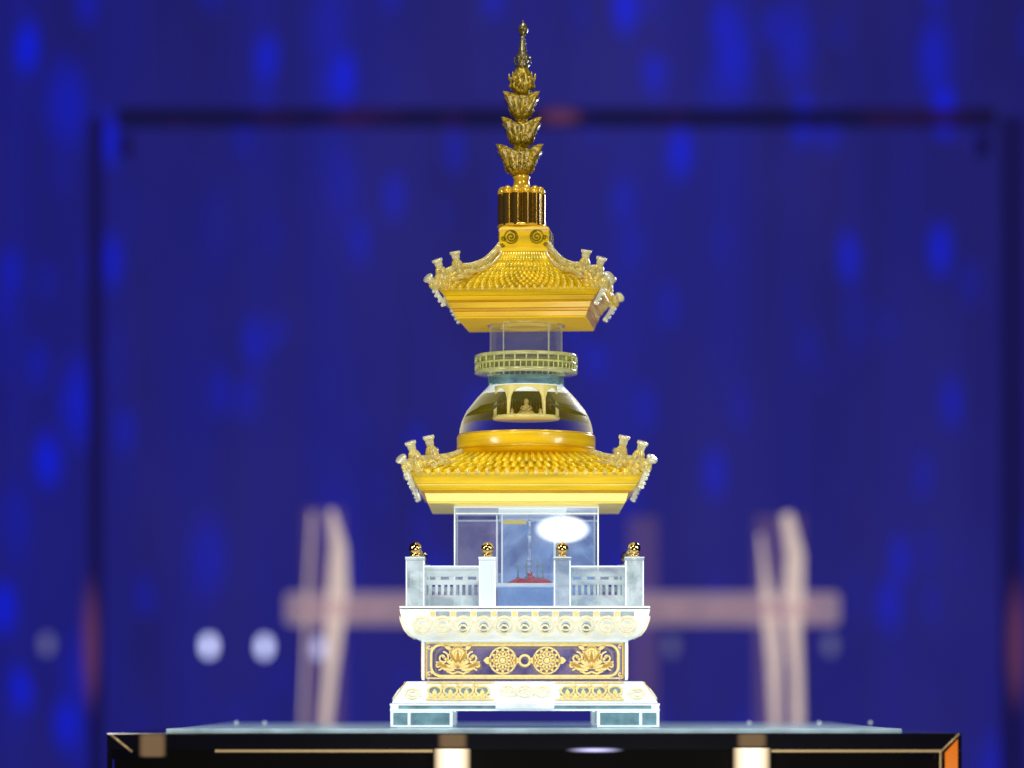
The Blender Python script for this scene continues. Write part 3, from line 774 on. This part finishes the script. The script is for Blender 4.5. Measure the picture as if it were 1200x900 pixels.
# ------------------------------------------------------------------ spire
SX = -.0055
sp = thing('spire', (SX, 0, 0), None, None); sp.parent = T
z0, z1 = Z(266.5), Z(229)
mb = MB(); nl = 12
for k in range(nl):
    a = 2*PI*(k+.5)/nl; R = .0225; x, y = R*math.cos(a), R*math.sin(a)
    mb.tube([(x, y, z0), (x, y, z1)], .0062, 14, cap=False)
mb.lathe([(.0225, z0), (.0225, z1)], n=40)
colm = mb.build('fluted_column', 'column', sp)
mb = MB()
for k in range(nl):
    a = 2*PI*(k+.5)/nl; R = .0226; hh = Z(219.5)
    x, y = R*math.cos(a), R*math.sin(a)
    zz = [z1+(hh-z1)*q for q in (0, .3, .55, .78, .93, 1)]
    mb.tube([(x, y, z) for z in zz], [.0062, .0060, .0054, .0042, .0025, .0006], 12)
mb.build('petal_tips', 'tip', colm)
mb = MB(); mb.lathe([(.0262, z0-.0012), (.0285, z0-.0004), (.0285, z0+.0015), (.0262, z0+.0025)], n=48); mb.build('column_foot', 'tip', colm)
mb = MB(); mb.lathe([(.026, z1-.001), (.020, z1+.001), (.012, z1+.006), (.0095, Z(216)), (.0088, Z(211)), (.0105, Z(208)), (.009, Z(206))], n=32); mb.build('spire_neck', 'tip', sp)
def cup(yb, yt, wb, wt, mat, mid, name='flared_cup', cx=0):
    """square-plan cup with four up-turned pointed corners"""
    zb_, zt_ = Z(yb), Z(yt); H = zt_-zb_
    wt = wt/1000; wb = wb/1000
    prof = [(wb*.8, 0), (wb, .05), (wt*.46, .14), (wt*.58, .22), (wt*.62, .32), (wt*.69, .45), (wt*.78, .62), (wt*.9, .82), (wt*1.02, 1)]
    N = 64; L = len(prof); mb = MB()
    def rad(t, r, f):
        q = abs(math.cos(2*(t)))    # 1 at the axes, 0 on the diagonals
        sqr = 1/max(abs(math.cos(t)), abs(math.sin(t)))     # square
        k = min(1, f*1.6)
        rr = r*(1+(sqr-1)*k)
        rr *= 1-.16*k*f*q
        return rr*(1+.03*math.sin(12*t)*(f < .9))
    def lift(t, f): 
        q = abs(math.sin(2*t))**3
        return H*(mid+(1-mid)*q) if f > .99 else H*f*(mid+(1-mid)*(q*f+(1-f)*0+(1-f)))
    vs = []; fs = []
    for j, (r, f) in enumerate(prof):
        for i in range(N):
            t = 2*PI*i/N; rr = rad(t, r, f); vs.append((cx+rr*math.cos(t), rr*math.sin(t), zb_+lift(t, f)))
    for j, (r, f) in reversed(list(enumerate(prof))):
        if j < 2: break
        for i in range(N):
            t = 2*PI*i/N; rr = rad(t, r, f)*.93-.0003; vs.append((cx+rr*math.cos(t), rr*math.sin(t), zb_+lift(t, f)-.0006))
    T2 = len(vs)//N
    for j in range(T2-1):
        for i in range(N):
            k = (i+1) % N; fs.append((j*N+i, j*N+k, (j+1)*N+k, (j+1)*N+i))
    mb.add(vs, fs, True)
    c_ = mb.build(name, mat, sp)
    # relief: scrolls on each face
    for r in range(4):
        o = MB()
        ca, sa = math.cos(r*PI/2), math.sin(r*PI/2)
        for s_ in (-1, 1):
            for (uu, vv, q) in ((.28, .62, .2), (.5, .74, .15), (.22, .34, .14)):
                pts = []
                for k in range(12):
                    a = k*.6; u = s_*(uu+q*(1-k/14)*math.cos(a))*wt; h = vv+q*(1-k/14)*math.sin(a)
                    y = -wt*(.47+.30*h)-.0006; pts.append((cx+u*ca-y*sa, u*sa+y*ca, zb_+h*H*(mid*.9+.1)))
                o.tube(pts, .0011*wt/.028, 5)
        o.tube([(cx-(-wt*.48)*sa, (-wt*.48)*ca, zb_+H*.12), (cx-(-wt*.6)*sa, (-wt*.6)*ca, zb_+H*.4), (cx-(-wt*.72)*sa, (-wt*.72)*ca, zb_+H*.68)], [.0015, .0028, .001], 6)
        o.build('cup_relief', mat, c_)
    # collar ball inside
    o = MB(); o.ball((cx, 0, zt_-H*.2), wt*.42, 16, .8); o.tube([(cx, 0, zb_+H*.4), (cx, 0, zt_+.004)], wt*.28, 12); o.build('cup_core', mat, c_)
cup(208, 173, 9.5, 27.5, 'spire', .80, cx=-.002)
cup(174, 141, 8.5, 23.5, 'spire', .80)
cup(141, 110.5, 8, 21.5, 'spire', .84, cx=.0)
# openwork orb with flame sides
OX = .0010
mb = MB(); mb.lathe([(.007, Z(113)), (.009, Z(110)), (.012, Z(104)), (.0125, Z(98)), (.0105, Z(92)), (.0115, Z(88)), (.008, Z(82)), (.006, Z(79))], (OX, 0), 32, rf=lambda t, j: 1+.08*math.sin(8*t+j))
orb = mb.build('spire_orb', 'spire', sp)
mb = MB()
for k in range(8):
    a = 2*PI*k/8; c_, s_ = math.cos(a), math.sin(a)
    pts = [(.010, 106), (.0145, 101), (.0125, 97), (.0150, 92), (.0155, 86)]
    mb.tube([(OX+r*c_, r*s_, Z(y)) for r, y in pts], [.0016, .0022, .0016, .0018, .0006], 6)
    mb.ball((OX+.0115*c_, .0115*s_, Z(93)), .0026, 8)
mb.build('orb_flames', 'spire', orb)
mb = MB(); mb.lathe([(.006, Z(80)), (.0085, Z(77)), (.0060, Z(74)), (.0085, Z(69)), (.0090, Z(66.5)), (.0055, Z(63)), (.0045, Z(60)), (.0050, Z(57)), (.0036, Z(54)), (.0042, Z(51)), (.003, Z(48)), (.0034, Z(46)), (.0024, Z(42))], (OX+.0005, 0), 24)
for k in range(6):
    a = 2*PI*k/6; c_, s_ = math.cos(a), math.sin(a)
    mb.tube([(OX+.0005+.006*c_, .006*s_, Z(78)), (OX+.0005+.0095*c_, .0095*s_, Z(73)), (OX+.0005+.0088*c_, .0088*s_, Z(67))], [.0012, .0014, .0006], 6)
mb.build('spire_shaft', 'spiretop', sp)
mb = MB(); mb.lathe([(.0022, Z(43)), (.0045, Z(40)), (.0062, Z(36)), (.0058, Z(32)), (.0036, Z(28.5)), (.0014, Z(27)), (.0012, Z(25)), (.0001, Z(23.5))], (OX+.001, 0), 24)
mb.build('spire_jewel', 'spiretop', sp)

# ------------------------------------------------------------------ display table
yf, yk = -.30, .60
tx0, tx1 = X(125, yf), X(1127, yf)
tab = thing('display_table', ((tx0+tx1)/2, (yf+yk)/2, -.95), 'black lacquered display table with glass top and reflections in its front, under the stupa', 'display table')
ox, oy, oz = -tab.location.x, -tab.location.y, .95
def tb(name, mat, boxes, parent=None, bevel=0):
    mb = MB()
    for b_ in boxes: mb.box(b_[0]+ox, b_[1]+ox, b_[2]+oy, b_[3]+oy, b_[4]+oz, b_[5]+oz)
    return mb.build(name, mat, parent or tab, bevel)
def PZ(y): return Z(y, yf)
def PX(x): return X(x, yf)
tb('top_frame', 'black', [(tx0, tx1, yf, yf+.022, PZ(879), -.001), (tx0, tx1, yk-.02, yk, -.03, -.001), (tx0, tx0+.060, yf+.0225, yk-.0205, -.03, -.001), (tx1-.060, tx1, yf+.0225, yk-.0205, -.03, -.001)], bevel=.001)
tb('side_post', 'black', [(tx0, tx0+.004, yf, yf+.02, -.93, PZ(879)-.0005)]); tb('side_post', 'black', [(tx1-.004, tx1, yf, yf+.02, -.93, PZ(879)-.0005)])
tb('back_panel', 'inner', [(tx0+.005, tx1-.005, yk-.03, yk-.021, -.93, -.031)])
tb('inner_box', 'inner', [(tx0+.0045, tx1-.0045, yf+.03, yf+.04, -.929, -.010)])
tb('plinth_foot', 'black', [(tx0+.01, tx1-.01, yf+.01, yk-.01, -.95, -.931)])
tb('glass_top', 'plate', [(tx0+.062, tx1-.062, yf+.024, yk-.022, -.006, .0035)], bevel=.001)
# mitred bevel lines and inner strips
mb = MB(); mb.tube([(PX(130)+ox, yf-.001+oy, PZ(861)+oz), (PX(155)+ox, yf-.001+oy, PZ(881)+oz)], .0013, 6); mb.build('mitre_line', 'brass', tab)
mb = MB(); mb.tube([(PX(1124)+ox, yf-.001+oy, PZ(860)+oz), (PX(1102)+ox, yf-.001+oy, PZ(881)+oz), (PX(1102)+ox, yf-.001+oy, -.9+oz)], .0013, 6); mb.build('mitre_line', 'brass', tab)
tb('brass_strip', 'brass', [(PX(252), PX(507), yf-.0015, yf-.0002, PZ(881.5), PZ(878.6))]); tb('brass_strip', 'brass', [(PX(904), PX(1102), yf-.0015, yf-.0002, PZ(881.5), PZ(878.6))])
mb = MB(); yy = yf-.003
p = [(PX(1107), PZ(882)), (PX(1122), PZ(866)), (PX(1122), -.5), (PX(1107), -.5)]
mb.add([(a+ox, yy+oy, b+oz) for a, b in p], [(3, 2, 1, 0)]); mb.build('orange_panel', 'orange', tab)
for x0, x1, y0 in ((508, 552, 877.5), (858, 903, 876.5)):  # background reflections in the black front, built as glowing strips
    tb('cream_reflection', 'tube', [(PX(x0), PX(x1), yf+.001-.006, yf+.004-.006, -.9, PZ(y0))], bevel=.002)
    tb('tan_reflection', 'tan', [(PX(x0+3), PX(x1-2), yf-.004, yf-.001, PZ(y0)+.0005, PZ(859))], bevel=.001)
tb('tan_reflection', 'tan', [(PX(161), PX(197), yf-.004, yf-.001, PZ(889), PZ(858))], bevel=.003)
mb = MB(); n = 32
mb.add([(PX(697)+.034*math.cos(2*PI*i/n)+ox, yf-.002+oy, PZ(879)+.0032*math.sin(2*PI*i/n)+oz) for i in range(n)], [tuple(range(n))]); mb.build('violet_ellipse', 'cool', tab)  # emissive violet ellipse on the table front
for x, lab in ((278, 'left'), (310, 'left'), (882, 'right'), (1020, 'right')): pass
mb = MB()
for x, y in ((277, 851), (310, 850.5), (878, 850), (960, 849.5), (1020, 852)):
    d = .45; mb.ball((X(x, d)+ox, d+oy, .0035+.001+oz), .0024, 8)
mb.build('glass_glints', 'edge', tab)  # small highlights along the glass top, built as white beads

# ------------------------------------------------------------------ background
def wall_material():
    m, n, l, b = new_mat('blue_lit_curtain'); n.remove(b)
    tc = n.new('ShaderNodeTexCoord')
    def mapn(sc, loc=(0, 0, 0)):
        q = n.new('ShaderNodeMapping'); q.inputs['Scale'].default_value = sc; q.inputs['Location'].default_value = loc; l.new(tc.outputs['Object'], q.inputs['Vector']); return q
    def math_(op, a, b_=None, clamp=False):
        q = n.new('ShaderNodeMath'); q.operation = op; q.use_clamp = clamp
        for i, v in enumerate((a, b_)):
            if v is None: continue
            if isinstance(v, (int, float)): q.inputs[i].default_value = v
            else: l.new(v, q.inputs[i])
        return q.outputs[0]
    # small bright points on vertical strings
    vo = n.new('ShaderNodeTexVoronoi'); vo.inputs['Scale'].default_value = 1; vo.inputs['Randomness'].default_value = .9
    l.new(mapn((5.6, 1, 2.5), (.3, 0, .1)).outputs[0], vo.inputs['Vector'])
    dot = n.new('ShaderNodeMapRange'); dot.inputs['From Min'].default_value = .42; dot.inputs['From Max'].default_value = .1; l.new(vo.outputs['Distance'], dot.inputs['Value'])
    sep = n.new('ShaderNodeSeparateColor'); l.new(vo.outputs['Color'], sep.inputs[0])
    pick = n.new('ShaderNodeMapRange'); pick.inputs['From Min'].default_value = .35; pick.inputs['From Max'].default_value = 1.0; l.new(sep.outputs[0], pick.inputs['Value'])
    cn = n.new('ShaderNodeTexNoise'); cn.inputs['Scale'].default_value = 1; cn.inputs['Detail'].default_value = 1; l.new(mapn((3.0, .01, .5), (1.7, 0, 2)).outputs[0], cn.inputs['Vector'])
    cm = n.new('ShaderNodeMapRange'); cm.inputs['From Min'].default_value = .42; cm.inputs['From Max'].default_value = .62; cm.inputs['To Min'].default_value = .12; cm.inputs['To Max'].default_value = 1; l.new(cn.outputs['Fac'], cm.inputs['Value'])
    d = math_('MULTIPLY', math_('MULTIPLY', dot.outputs[0], pick.outputs[0]), cm.outputs[0])
    vo2 = n.new('ShaderNodeTexVoronoi'); vo2.inputs['Scale'].default_value = 1; l.new(mapn((11.5, 1, 5.0), (.7, 0, 3.3)).outputs[0], vo2.inputs['Vector'])
    d2 = n.new('ShaderNodeMapRange'); d2.inputs['From Min'].default_value = .5; d2.inputs['From Max'].default_value = .1; l.new(vo2.outputs['Distance'], d2.inputs['Value'])
    s2 = n.new('ShaderNodeSeparateColor'); l.new(vo2.outputs['Color'], s2.inputs[0])
    p2 = n.new('ShaderNodeMapRange'); p2.inputs['From Min'].default_value = .45; l.new(s2.outputs[1], p2.inputs['Value'])
    cn2 = n.new('ShaderNodeTexNoise'); cn2.inputs['Scale'].default_value = 1; cn2.inputs['Detail'].default_value = 1; l.new(mapn((2.4, .01, .35), (8.7, 0, 5)).outputs[0], cn2.inputs['Vector'])
    cm2 = n.new('ShaderNodeMapRange'); cm2.inputs['From Min'].default_value = .38; cm2.inputs['From Max'].default_value = .62; l.new(cn2.outputs['Fac'], cm2.inputs['Value'])
    d = math_('MAXIMUM', math_('MULTIPLY', d, .7), math_('MULTIPLY', math_('MULTIPLY', math_('MULTIPLY', d2.outputs[0], p2.outputs[0]), cm2.outputs[0]), .8))
    # vertical folds
    nf = n.new('ShaderNodeTexNoise'); nf.inputs['Scale'].default_value = 1; nf.inputs['Detail'].default_value = 3; l.new(mapn((5.5, 1, .3)).outputs[0], nf.inputs['Vector'])
    nb = n.new('ShaderNodeTexNoise'); nb.inputs['Scale'].default_value = 1; nb.inputs['Detail'].default_value = 2; l.new(mapn((2.2, 1, 1.3), (3, 0, 5)).outputs[0], nb.inputs['Vector'])
    f = n.new('ShaderNodeMapRange'); f.inputs['From Min'].default_value = .3; f.inputs['From Max'].default_value = .72; l.new(nf.outputs['Fac'], f.inputs['Value'])
    g_ = n.new('ShaderNodeMapRange'); g_.inputs['From Min'].default_value = .45; g_.inputs['From Max'].default_value = .75; l.new(nb.outputs['Fac'], g_.inputs['Value'])
    c1 = n.new('ShaderNodeMix'); c1.data_type = 'RGBA'; c1.inputs[6].default_value = (.0105, .0095, .120, 1); c1.inputs[7].default_value = (.0095, .0110, .235, 1)
    l.new(f.outputs[0], c1.inputs[0])
    c2 = n.new('ShaderNodeMix'); c2.data_type = 'RGBA'; c2.inputs[7].default_value = (.016, .0145, .175, 1); l.new(g_.outputs[0], c2.inputs[0]); l.new(c1.outputs[2], c2.inputs[6])
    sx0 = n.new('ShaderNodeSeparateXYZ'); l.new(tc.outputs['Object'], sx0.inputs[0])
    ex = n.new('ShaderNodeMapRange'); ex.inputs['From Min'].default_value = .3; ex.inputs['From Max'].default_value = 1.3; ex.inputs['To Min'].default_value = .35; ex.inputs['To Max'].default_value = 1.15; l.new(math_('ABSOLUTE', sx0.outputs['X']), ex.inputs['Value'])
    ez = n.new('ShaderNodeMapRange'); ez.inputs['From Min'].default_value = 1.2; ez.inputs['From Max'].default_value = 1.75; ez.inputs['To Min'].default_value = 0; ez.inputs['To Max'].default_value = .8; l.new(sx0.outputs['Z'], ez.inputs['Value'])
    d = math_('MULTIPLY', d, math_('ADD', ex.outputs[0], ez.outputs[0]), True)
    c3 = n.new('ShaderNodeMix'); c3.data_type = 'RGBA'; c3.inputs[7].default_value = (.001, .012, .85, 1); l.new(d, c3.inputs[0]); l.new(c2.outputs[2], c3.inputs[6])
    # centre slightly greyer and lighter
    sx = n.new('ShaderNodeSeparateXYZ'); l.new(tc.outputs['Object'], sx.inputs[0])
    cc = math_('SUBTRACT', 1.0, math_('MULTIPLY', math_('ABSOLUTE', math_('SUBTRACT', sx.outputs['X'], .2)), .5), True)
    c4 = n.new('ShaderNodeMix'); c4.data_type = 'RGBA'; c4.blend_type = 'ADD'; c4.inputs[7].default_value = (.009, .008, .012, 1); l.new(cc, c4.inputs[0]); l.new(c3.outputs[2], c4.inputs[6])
    e = n.new('ShaderNodeEmission'); e.inputs['Strength'].default_value = 1.0; l.new(c4.outputs[2], e.inputs[0]); l.new(e.outputs[0], n['Material Output'].inputs[0])
    return m
WY = 5.2
mb = MB()
# gently folded hanging cloth
nx = 240; vs = []; fs = []
for j, z in enumerate((-.95, 3.2)):
    for i in range(nx+1):
        x = -3.6+7.2*i/nx; vs.append((x, .03*math.sin(x*21)+.02*math.sin(x*47+1), z))
for i in range(nx): fs.append((i, i+1, nx+2+i, nx+1+i))
mb.add(vs, fs, True)
wall = mb.build('wall', wall_material()); wall.location = (0, WY, 0); tag(wall, kind='structure')
mb = MB(); mb.add([(-3.6, -1.2, -.9503), (3.6, -1.2, -.9503), (3.6, WY+.1, -.9503), (-3.6, WY+.1, -.9503)], [(0, 1, 2, 3)])
tag(mb.build('floor', 'floor'), kind='structure')

# dark frame of a large glass case behind the table
FY = 3.2
cf = thing('case_frame', (X(650, FY), FY, -.95), 'tall dark frame of a glass case behind the stupa', 'showcase')
def bg(name, mat, x0, x1, y0, y1, d, parent, th=.03, z0=None, bevel=.004):
    mb = MB(); lx, ly, lz = parent.location
    zz0 = Z(y1, d) if z0 is None else z0
    mb.box(X(x0, d)-lx, X(x1, d)-lx, d-ly-th/2, d-ly+th/2, zz0-lz, Z(y0, d)-lz)
    return mb.build(name, mat, parent, bevel)
m, n, l, b = new_mat('case_bar'); n.remove(b)
tc = n.new('ShaderNodeTexCoord'); nt = n.new('ShaderNodeTexNoise'); nt.inputs['Scale'].default_value = 6; l.new(tc.outputs['Object'], nt.inputs['Vector'])
cr = n.new('ShaderNodeValToRGB'); l.new(nt.outputs['Fac'], cr.inputs[0])
cr.color_ramp.elements[0].position = .5; cr.color_ramp.elements[0].color = (.006, .005, .03, 1)
cr.color_ramp.elements[1].position = .75; cr.color_ramp.elements[1].color = (.035, .008, .06, 1)
pr = n.new('ShaderNodeBsdfPrincipled'); pr.inputs['Roughness'].default_value = .7; pr.inputs['Specular IOR Level'].default_value = .05; pr.inputs['Base Color'].default_value = (.003, .002, .01, 1); l.new(cr.outputs[0], pr.inputs['Emission Color']); pr.inputs['Emission Strength'].default_value = .9
trn = n.new('ShaderNodeBsdfTransparent'); mx = n.new('ShaderNodeMixShader'); mx.inputs[0].default_value = .6
l.new(trn.outputs[0], mx.inputs[1]); l.new(pr.outputs[0], mx.inputs[2]); l.new(mx.outputs[0], n['Material Output'].inputs[0])
M['casebar'] = m
bg('top_bar', 'casebar', 137, 1166, 127, 149, FY, cf)
bg('upright', 'frame', 104, 121, 138, 900, FY, cf, z0=-.95); bg('upright', 'frame', 1173, 1200, 138, 900, FY, cf, z0=-.95)
bg('hinge', 'frame', 140, 154, 157, 184, FY, cf); bg('hinge', 'frame', 1143, 1160, 157, 184, FY, cf)
mb = MB(); lx, ly, lz = cf.location
m, n, l, b = new_mat('red_brown_glow'); n.remove(b)
tc = n.new('ShaderNodeTexCoord'); vm = n.new('ShaderNodeVectorMath'); vm.operation = 'SUBTRACT'; vm.inputs[1].default_value = (.5, .5, .5); l.new(tc.outputs['Generated'], vm.inputs[0])
v2 = n.new('ShaderNodeVectorMath'); v2.operation = 'MULTIPLY'; v2.inputs[1].default_value = (1, 0, 1); l.new(vm.outputs[0], v2.inputs[0])
ln = n.new('ShaderNodeVectorMath'); ln.operation = 'LENGTH'; l.new(v2.outputs[0], ln.inputs[0])
mr = n.new('ShaderNodeMapRange'); mr.interpolation_type = 'SMOOTHSTEP'; mr.inputs['From Min'].default_value = .5; mr.inputs['From Max'].default_value = .1; mr.inputs['To Max'].default_value = .5; l.new(ln.outputs['Value'], mr.inputs['Value'])
e = n.new('ShaderNodeEmission'); e.inputs[0].default_value = (.13, .04, .10, 1); t_ = n.new('ShaderNodeBsdfTransparent')
mx = n.new('ShaderNodeMixShader'); l.new(mr.outputs[0], mx.inputs[0]); l.new(t_.outputs[0], mx.inputs[1]); l.new(e.outputs[0], mx.inputs[2]); l.new(mx.outputs[0], n['Material Output'].inputs[0])
M['redglow'] = m
bg('trim', 'redglow', 92, 120, 660, 850, FY-.05, cf, th=.004); bg('trim', 'redglow', 1176, 1206, 660, 850, FY-.05, cf, th=.004); bg('trim', 'redglow', 624, 690, 122, 150, FY-.05, cf, th=.004)

# reflection of cream wooden bars behind the table: uprights of two strips, one rail
RY = 3.3  # mirrored image of wooden bars, built here as sheer pieces
rl = thing('reflection', (X(657, RY), RY, -.95), 'mirrored image of cream wooden bars, paired uprights and one long rail behind the stupa', 'reflection')
M['faint'] = thin_glass('sheer_cream', (.9, .9, .95), even=True, frost=.14, frostcol=(.42, .25, .4), glow=.45)
M['sheer'] = thin_glass('sheer_cream_rail', (.7, .65, .8), even=True, frost=.40, frostcol=(.50, .38, .44), glow=.65)
M['core'] = thin_glass('rail_core_glow', (.9, .85, .9), frost=.25, frostcol=(.6, .42, .42), glow=.7)
M['sheer2'] = thin_glass('sheer_cream_strip', (.6, .55, .65), even=True, frost=.55, frostcol=(.80, .68, .58), glow=.85)
bg('rail', 'sheer', 334, 984, 694, 733, RY, rl, bevel=.012); bg('reflected_rail_core', 'core', 345, 960, 706, 722, RY-.08, rl, th=.01, bevel=.002)  # long rail of the mirrored bars
bg('upright', 'faint', 356, 404, 596, 900, RY+.05, rl, z0=-.95); bg('upright', 'faint', 884, 942, 604, 900, RY+.05, rl, z0=-.95); bg('upright', 'faint', 736, 770, 606, 900, RY+.05, rl, z0=-.95)
def strip(pts):
    mb = MB(); lx, ly, lz = rl.location; d = RY-.06
    P = [(X(x, d)-lx, d-ly, Z(y, d)-lz) for x, y, w in pts]; W = [w/1000*(D+d)/D/2 for x, y, w in pts]
    P.append((P[-1][0], P[-1][1], 0)); W.append(W[-1]); mb.tube(P, W, 8); mb.build('strip', 'sheer2', rl)
strip([(388, 598, 6), (397, 640, 17), (396, 690, 24), (392, 730, 22), (387, 790, 14), (381, 850, 12)])
strip([(366, 600, 3), (361, 680, 3), (357, 780, 3), (354, 850, 3)])
strip([(922, 602, 12), (932, 650, 20), (930, 700, 24), (930, 740, 16), (934, 790, 12), (935, 850, 12)])
strip([(891, 625, 3), (897, 680, 8), (902, 720, 16), (907, 770, 15), (909, 850, 10)])

# small far lamps in a row (they blur into pale discs)
LY = WY-.25
for i, (x, y, s_) in enumerate(((55, 755, .4), (245, 757, 2.3), (310, 758, 2.1), (374, 760, 1.9), (787, 757, .30), (973, 756, .36))):
    mb = MB(); mb.lathe([(.0001, -.026), (.012, -.019), (.0155, 0), (.012, .019), (.0001, .026)], n=16)
    o = mb.build('far_lamp', emis('far_lamp_glow', (.62, .66, 1.0) if s_ > 1.5 else (.45, .45, .95), s_*.9))
    o.location = (X(x, LY), LY, Z(y, LY))
    tag(o, ['faint lamp at the far left edge of the blue curtain', 'bright pale lamp farthest left of the three bright ones beside the reflected bars', 'bright pale lamp in the middle of the three bright ones', 'pale lamp glowing behind the left reflected bar',
            'faint lamp just right of the stupa base, behind the reflected bars', 'faint lamp beyond the right end of the reflected cream rail'][i], 'lamp', 'small lamps hung in a row before the blue curtain')

# ------------------------------------------------------------------ lights
def area(name, loc, to, size, power, col, sy=None, spread=None):
    L = bpy.data.lights.new(name, 'AREA'); L.energy = power; L.color = col; L.size = size
    if sy: L.shape = 'RECTANGLE'; L.size_y = sy
    if spread: L.spread = math.radians(spread)
    o = bpy.data.objects.new(name, L); COL.objects.link(o); o.location = loc
    o.rotation_euler = (Vector(to)-Vector(loc)).to_track_quat('-Z', 'Y').to_euler(); return o
area('key_spot', (-.9, -2.2, 1.9), (AX, 0, .45), .35, 26, (1, .93, .8))
area('fill_spot', (1.3, -2.0, 1.3), (AX, 0, .35), .5, 14, (1, .95, .88))
area('low_front', (.1, -1.7, -.5), (AX, 0, .35), .7, 11, (1, .94, .82))  # added low lamp, lights the undersides from the front
area('top_light', (AX, -.15, 1.9), (AX, 0, 0), .35, 10, (.95, .97, 1))
area('added_base_glow_left', (-.55, -.45, .35), (AX, -.1, .10), .15, .35, (.92, .97, 1), spread=70)  # this lamp and the next are added off-frame to brighten the base
area('added_base_glow_right', (.6, -.45, .35), (AX, -.1, .10), .15, .35, (.92, .97, 1), spread=70)
area('rim_back', (.7, 1.1, .9), (AX, 0, .5), .3, 6, (.8, .85, 1))

w = bpy.data.worlds.new('World'); S.world = w; w.use_nodes = True
w.node_tree.nodes['Background'].inputs[0].default_value = (.03, .03, .12, 1); w.node_tree.nodes['Background'].inputs[1].default_value = .5

cam = bpy.data.cameras.new('camera'); co = bpy.data.objects.new('camera', cam); COL.objects.link(co)
co.location = (0, -D, CH); co.rotation_euler = (PI/2, 0, 0)
cam.sensor_width = 36; cam.lens = 120; cam.shift_y = (HY-450)/1200
cam.clip_start = .1; cam.clip_end = 60
cam.dof.use_dof = True; cam.dof.focus_distance = D-.08; cam.dof.aperture_fstop = 2.4
S.camera = co
S.view_settings.view_transform = 'Standard'; S.view_settings.look = 'None'; S.view_settings.exposure = 0
S.render.engine = 'CYCLES'
S.cycles.max_bounces = 12; S.cycles.transparent_max_bounces = 24; S.cycles.transmission_bounces = 12
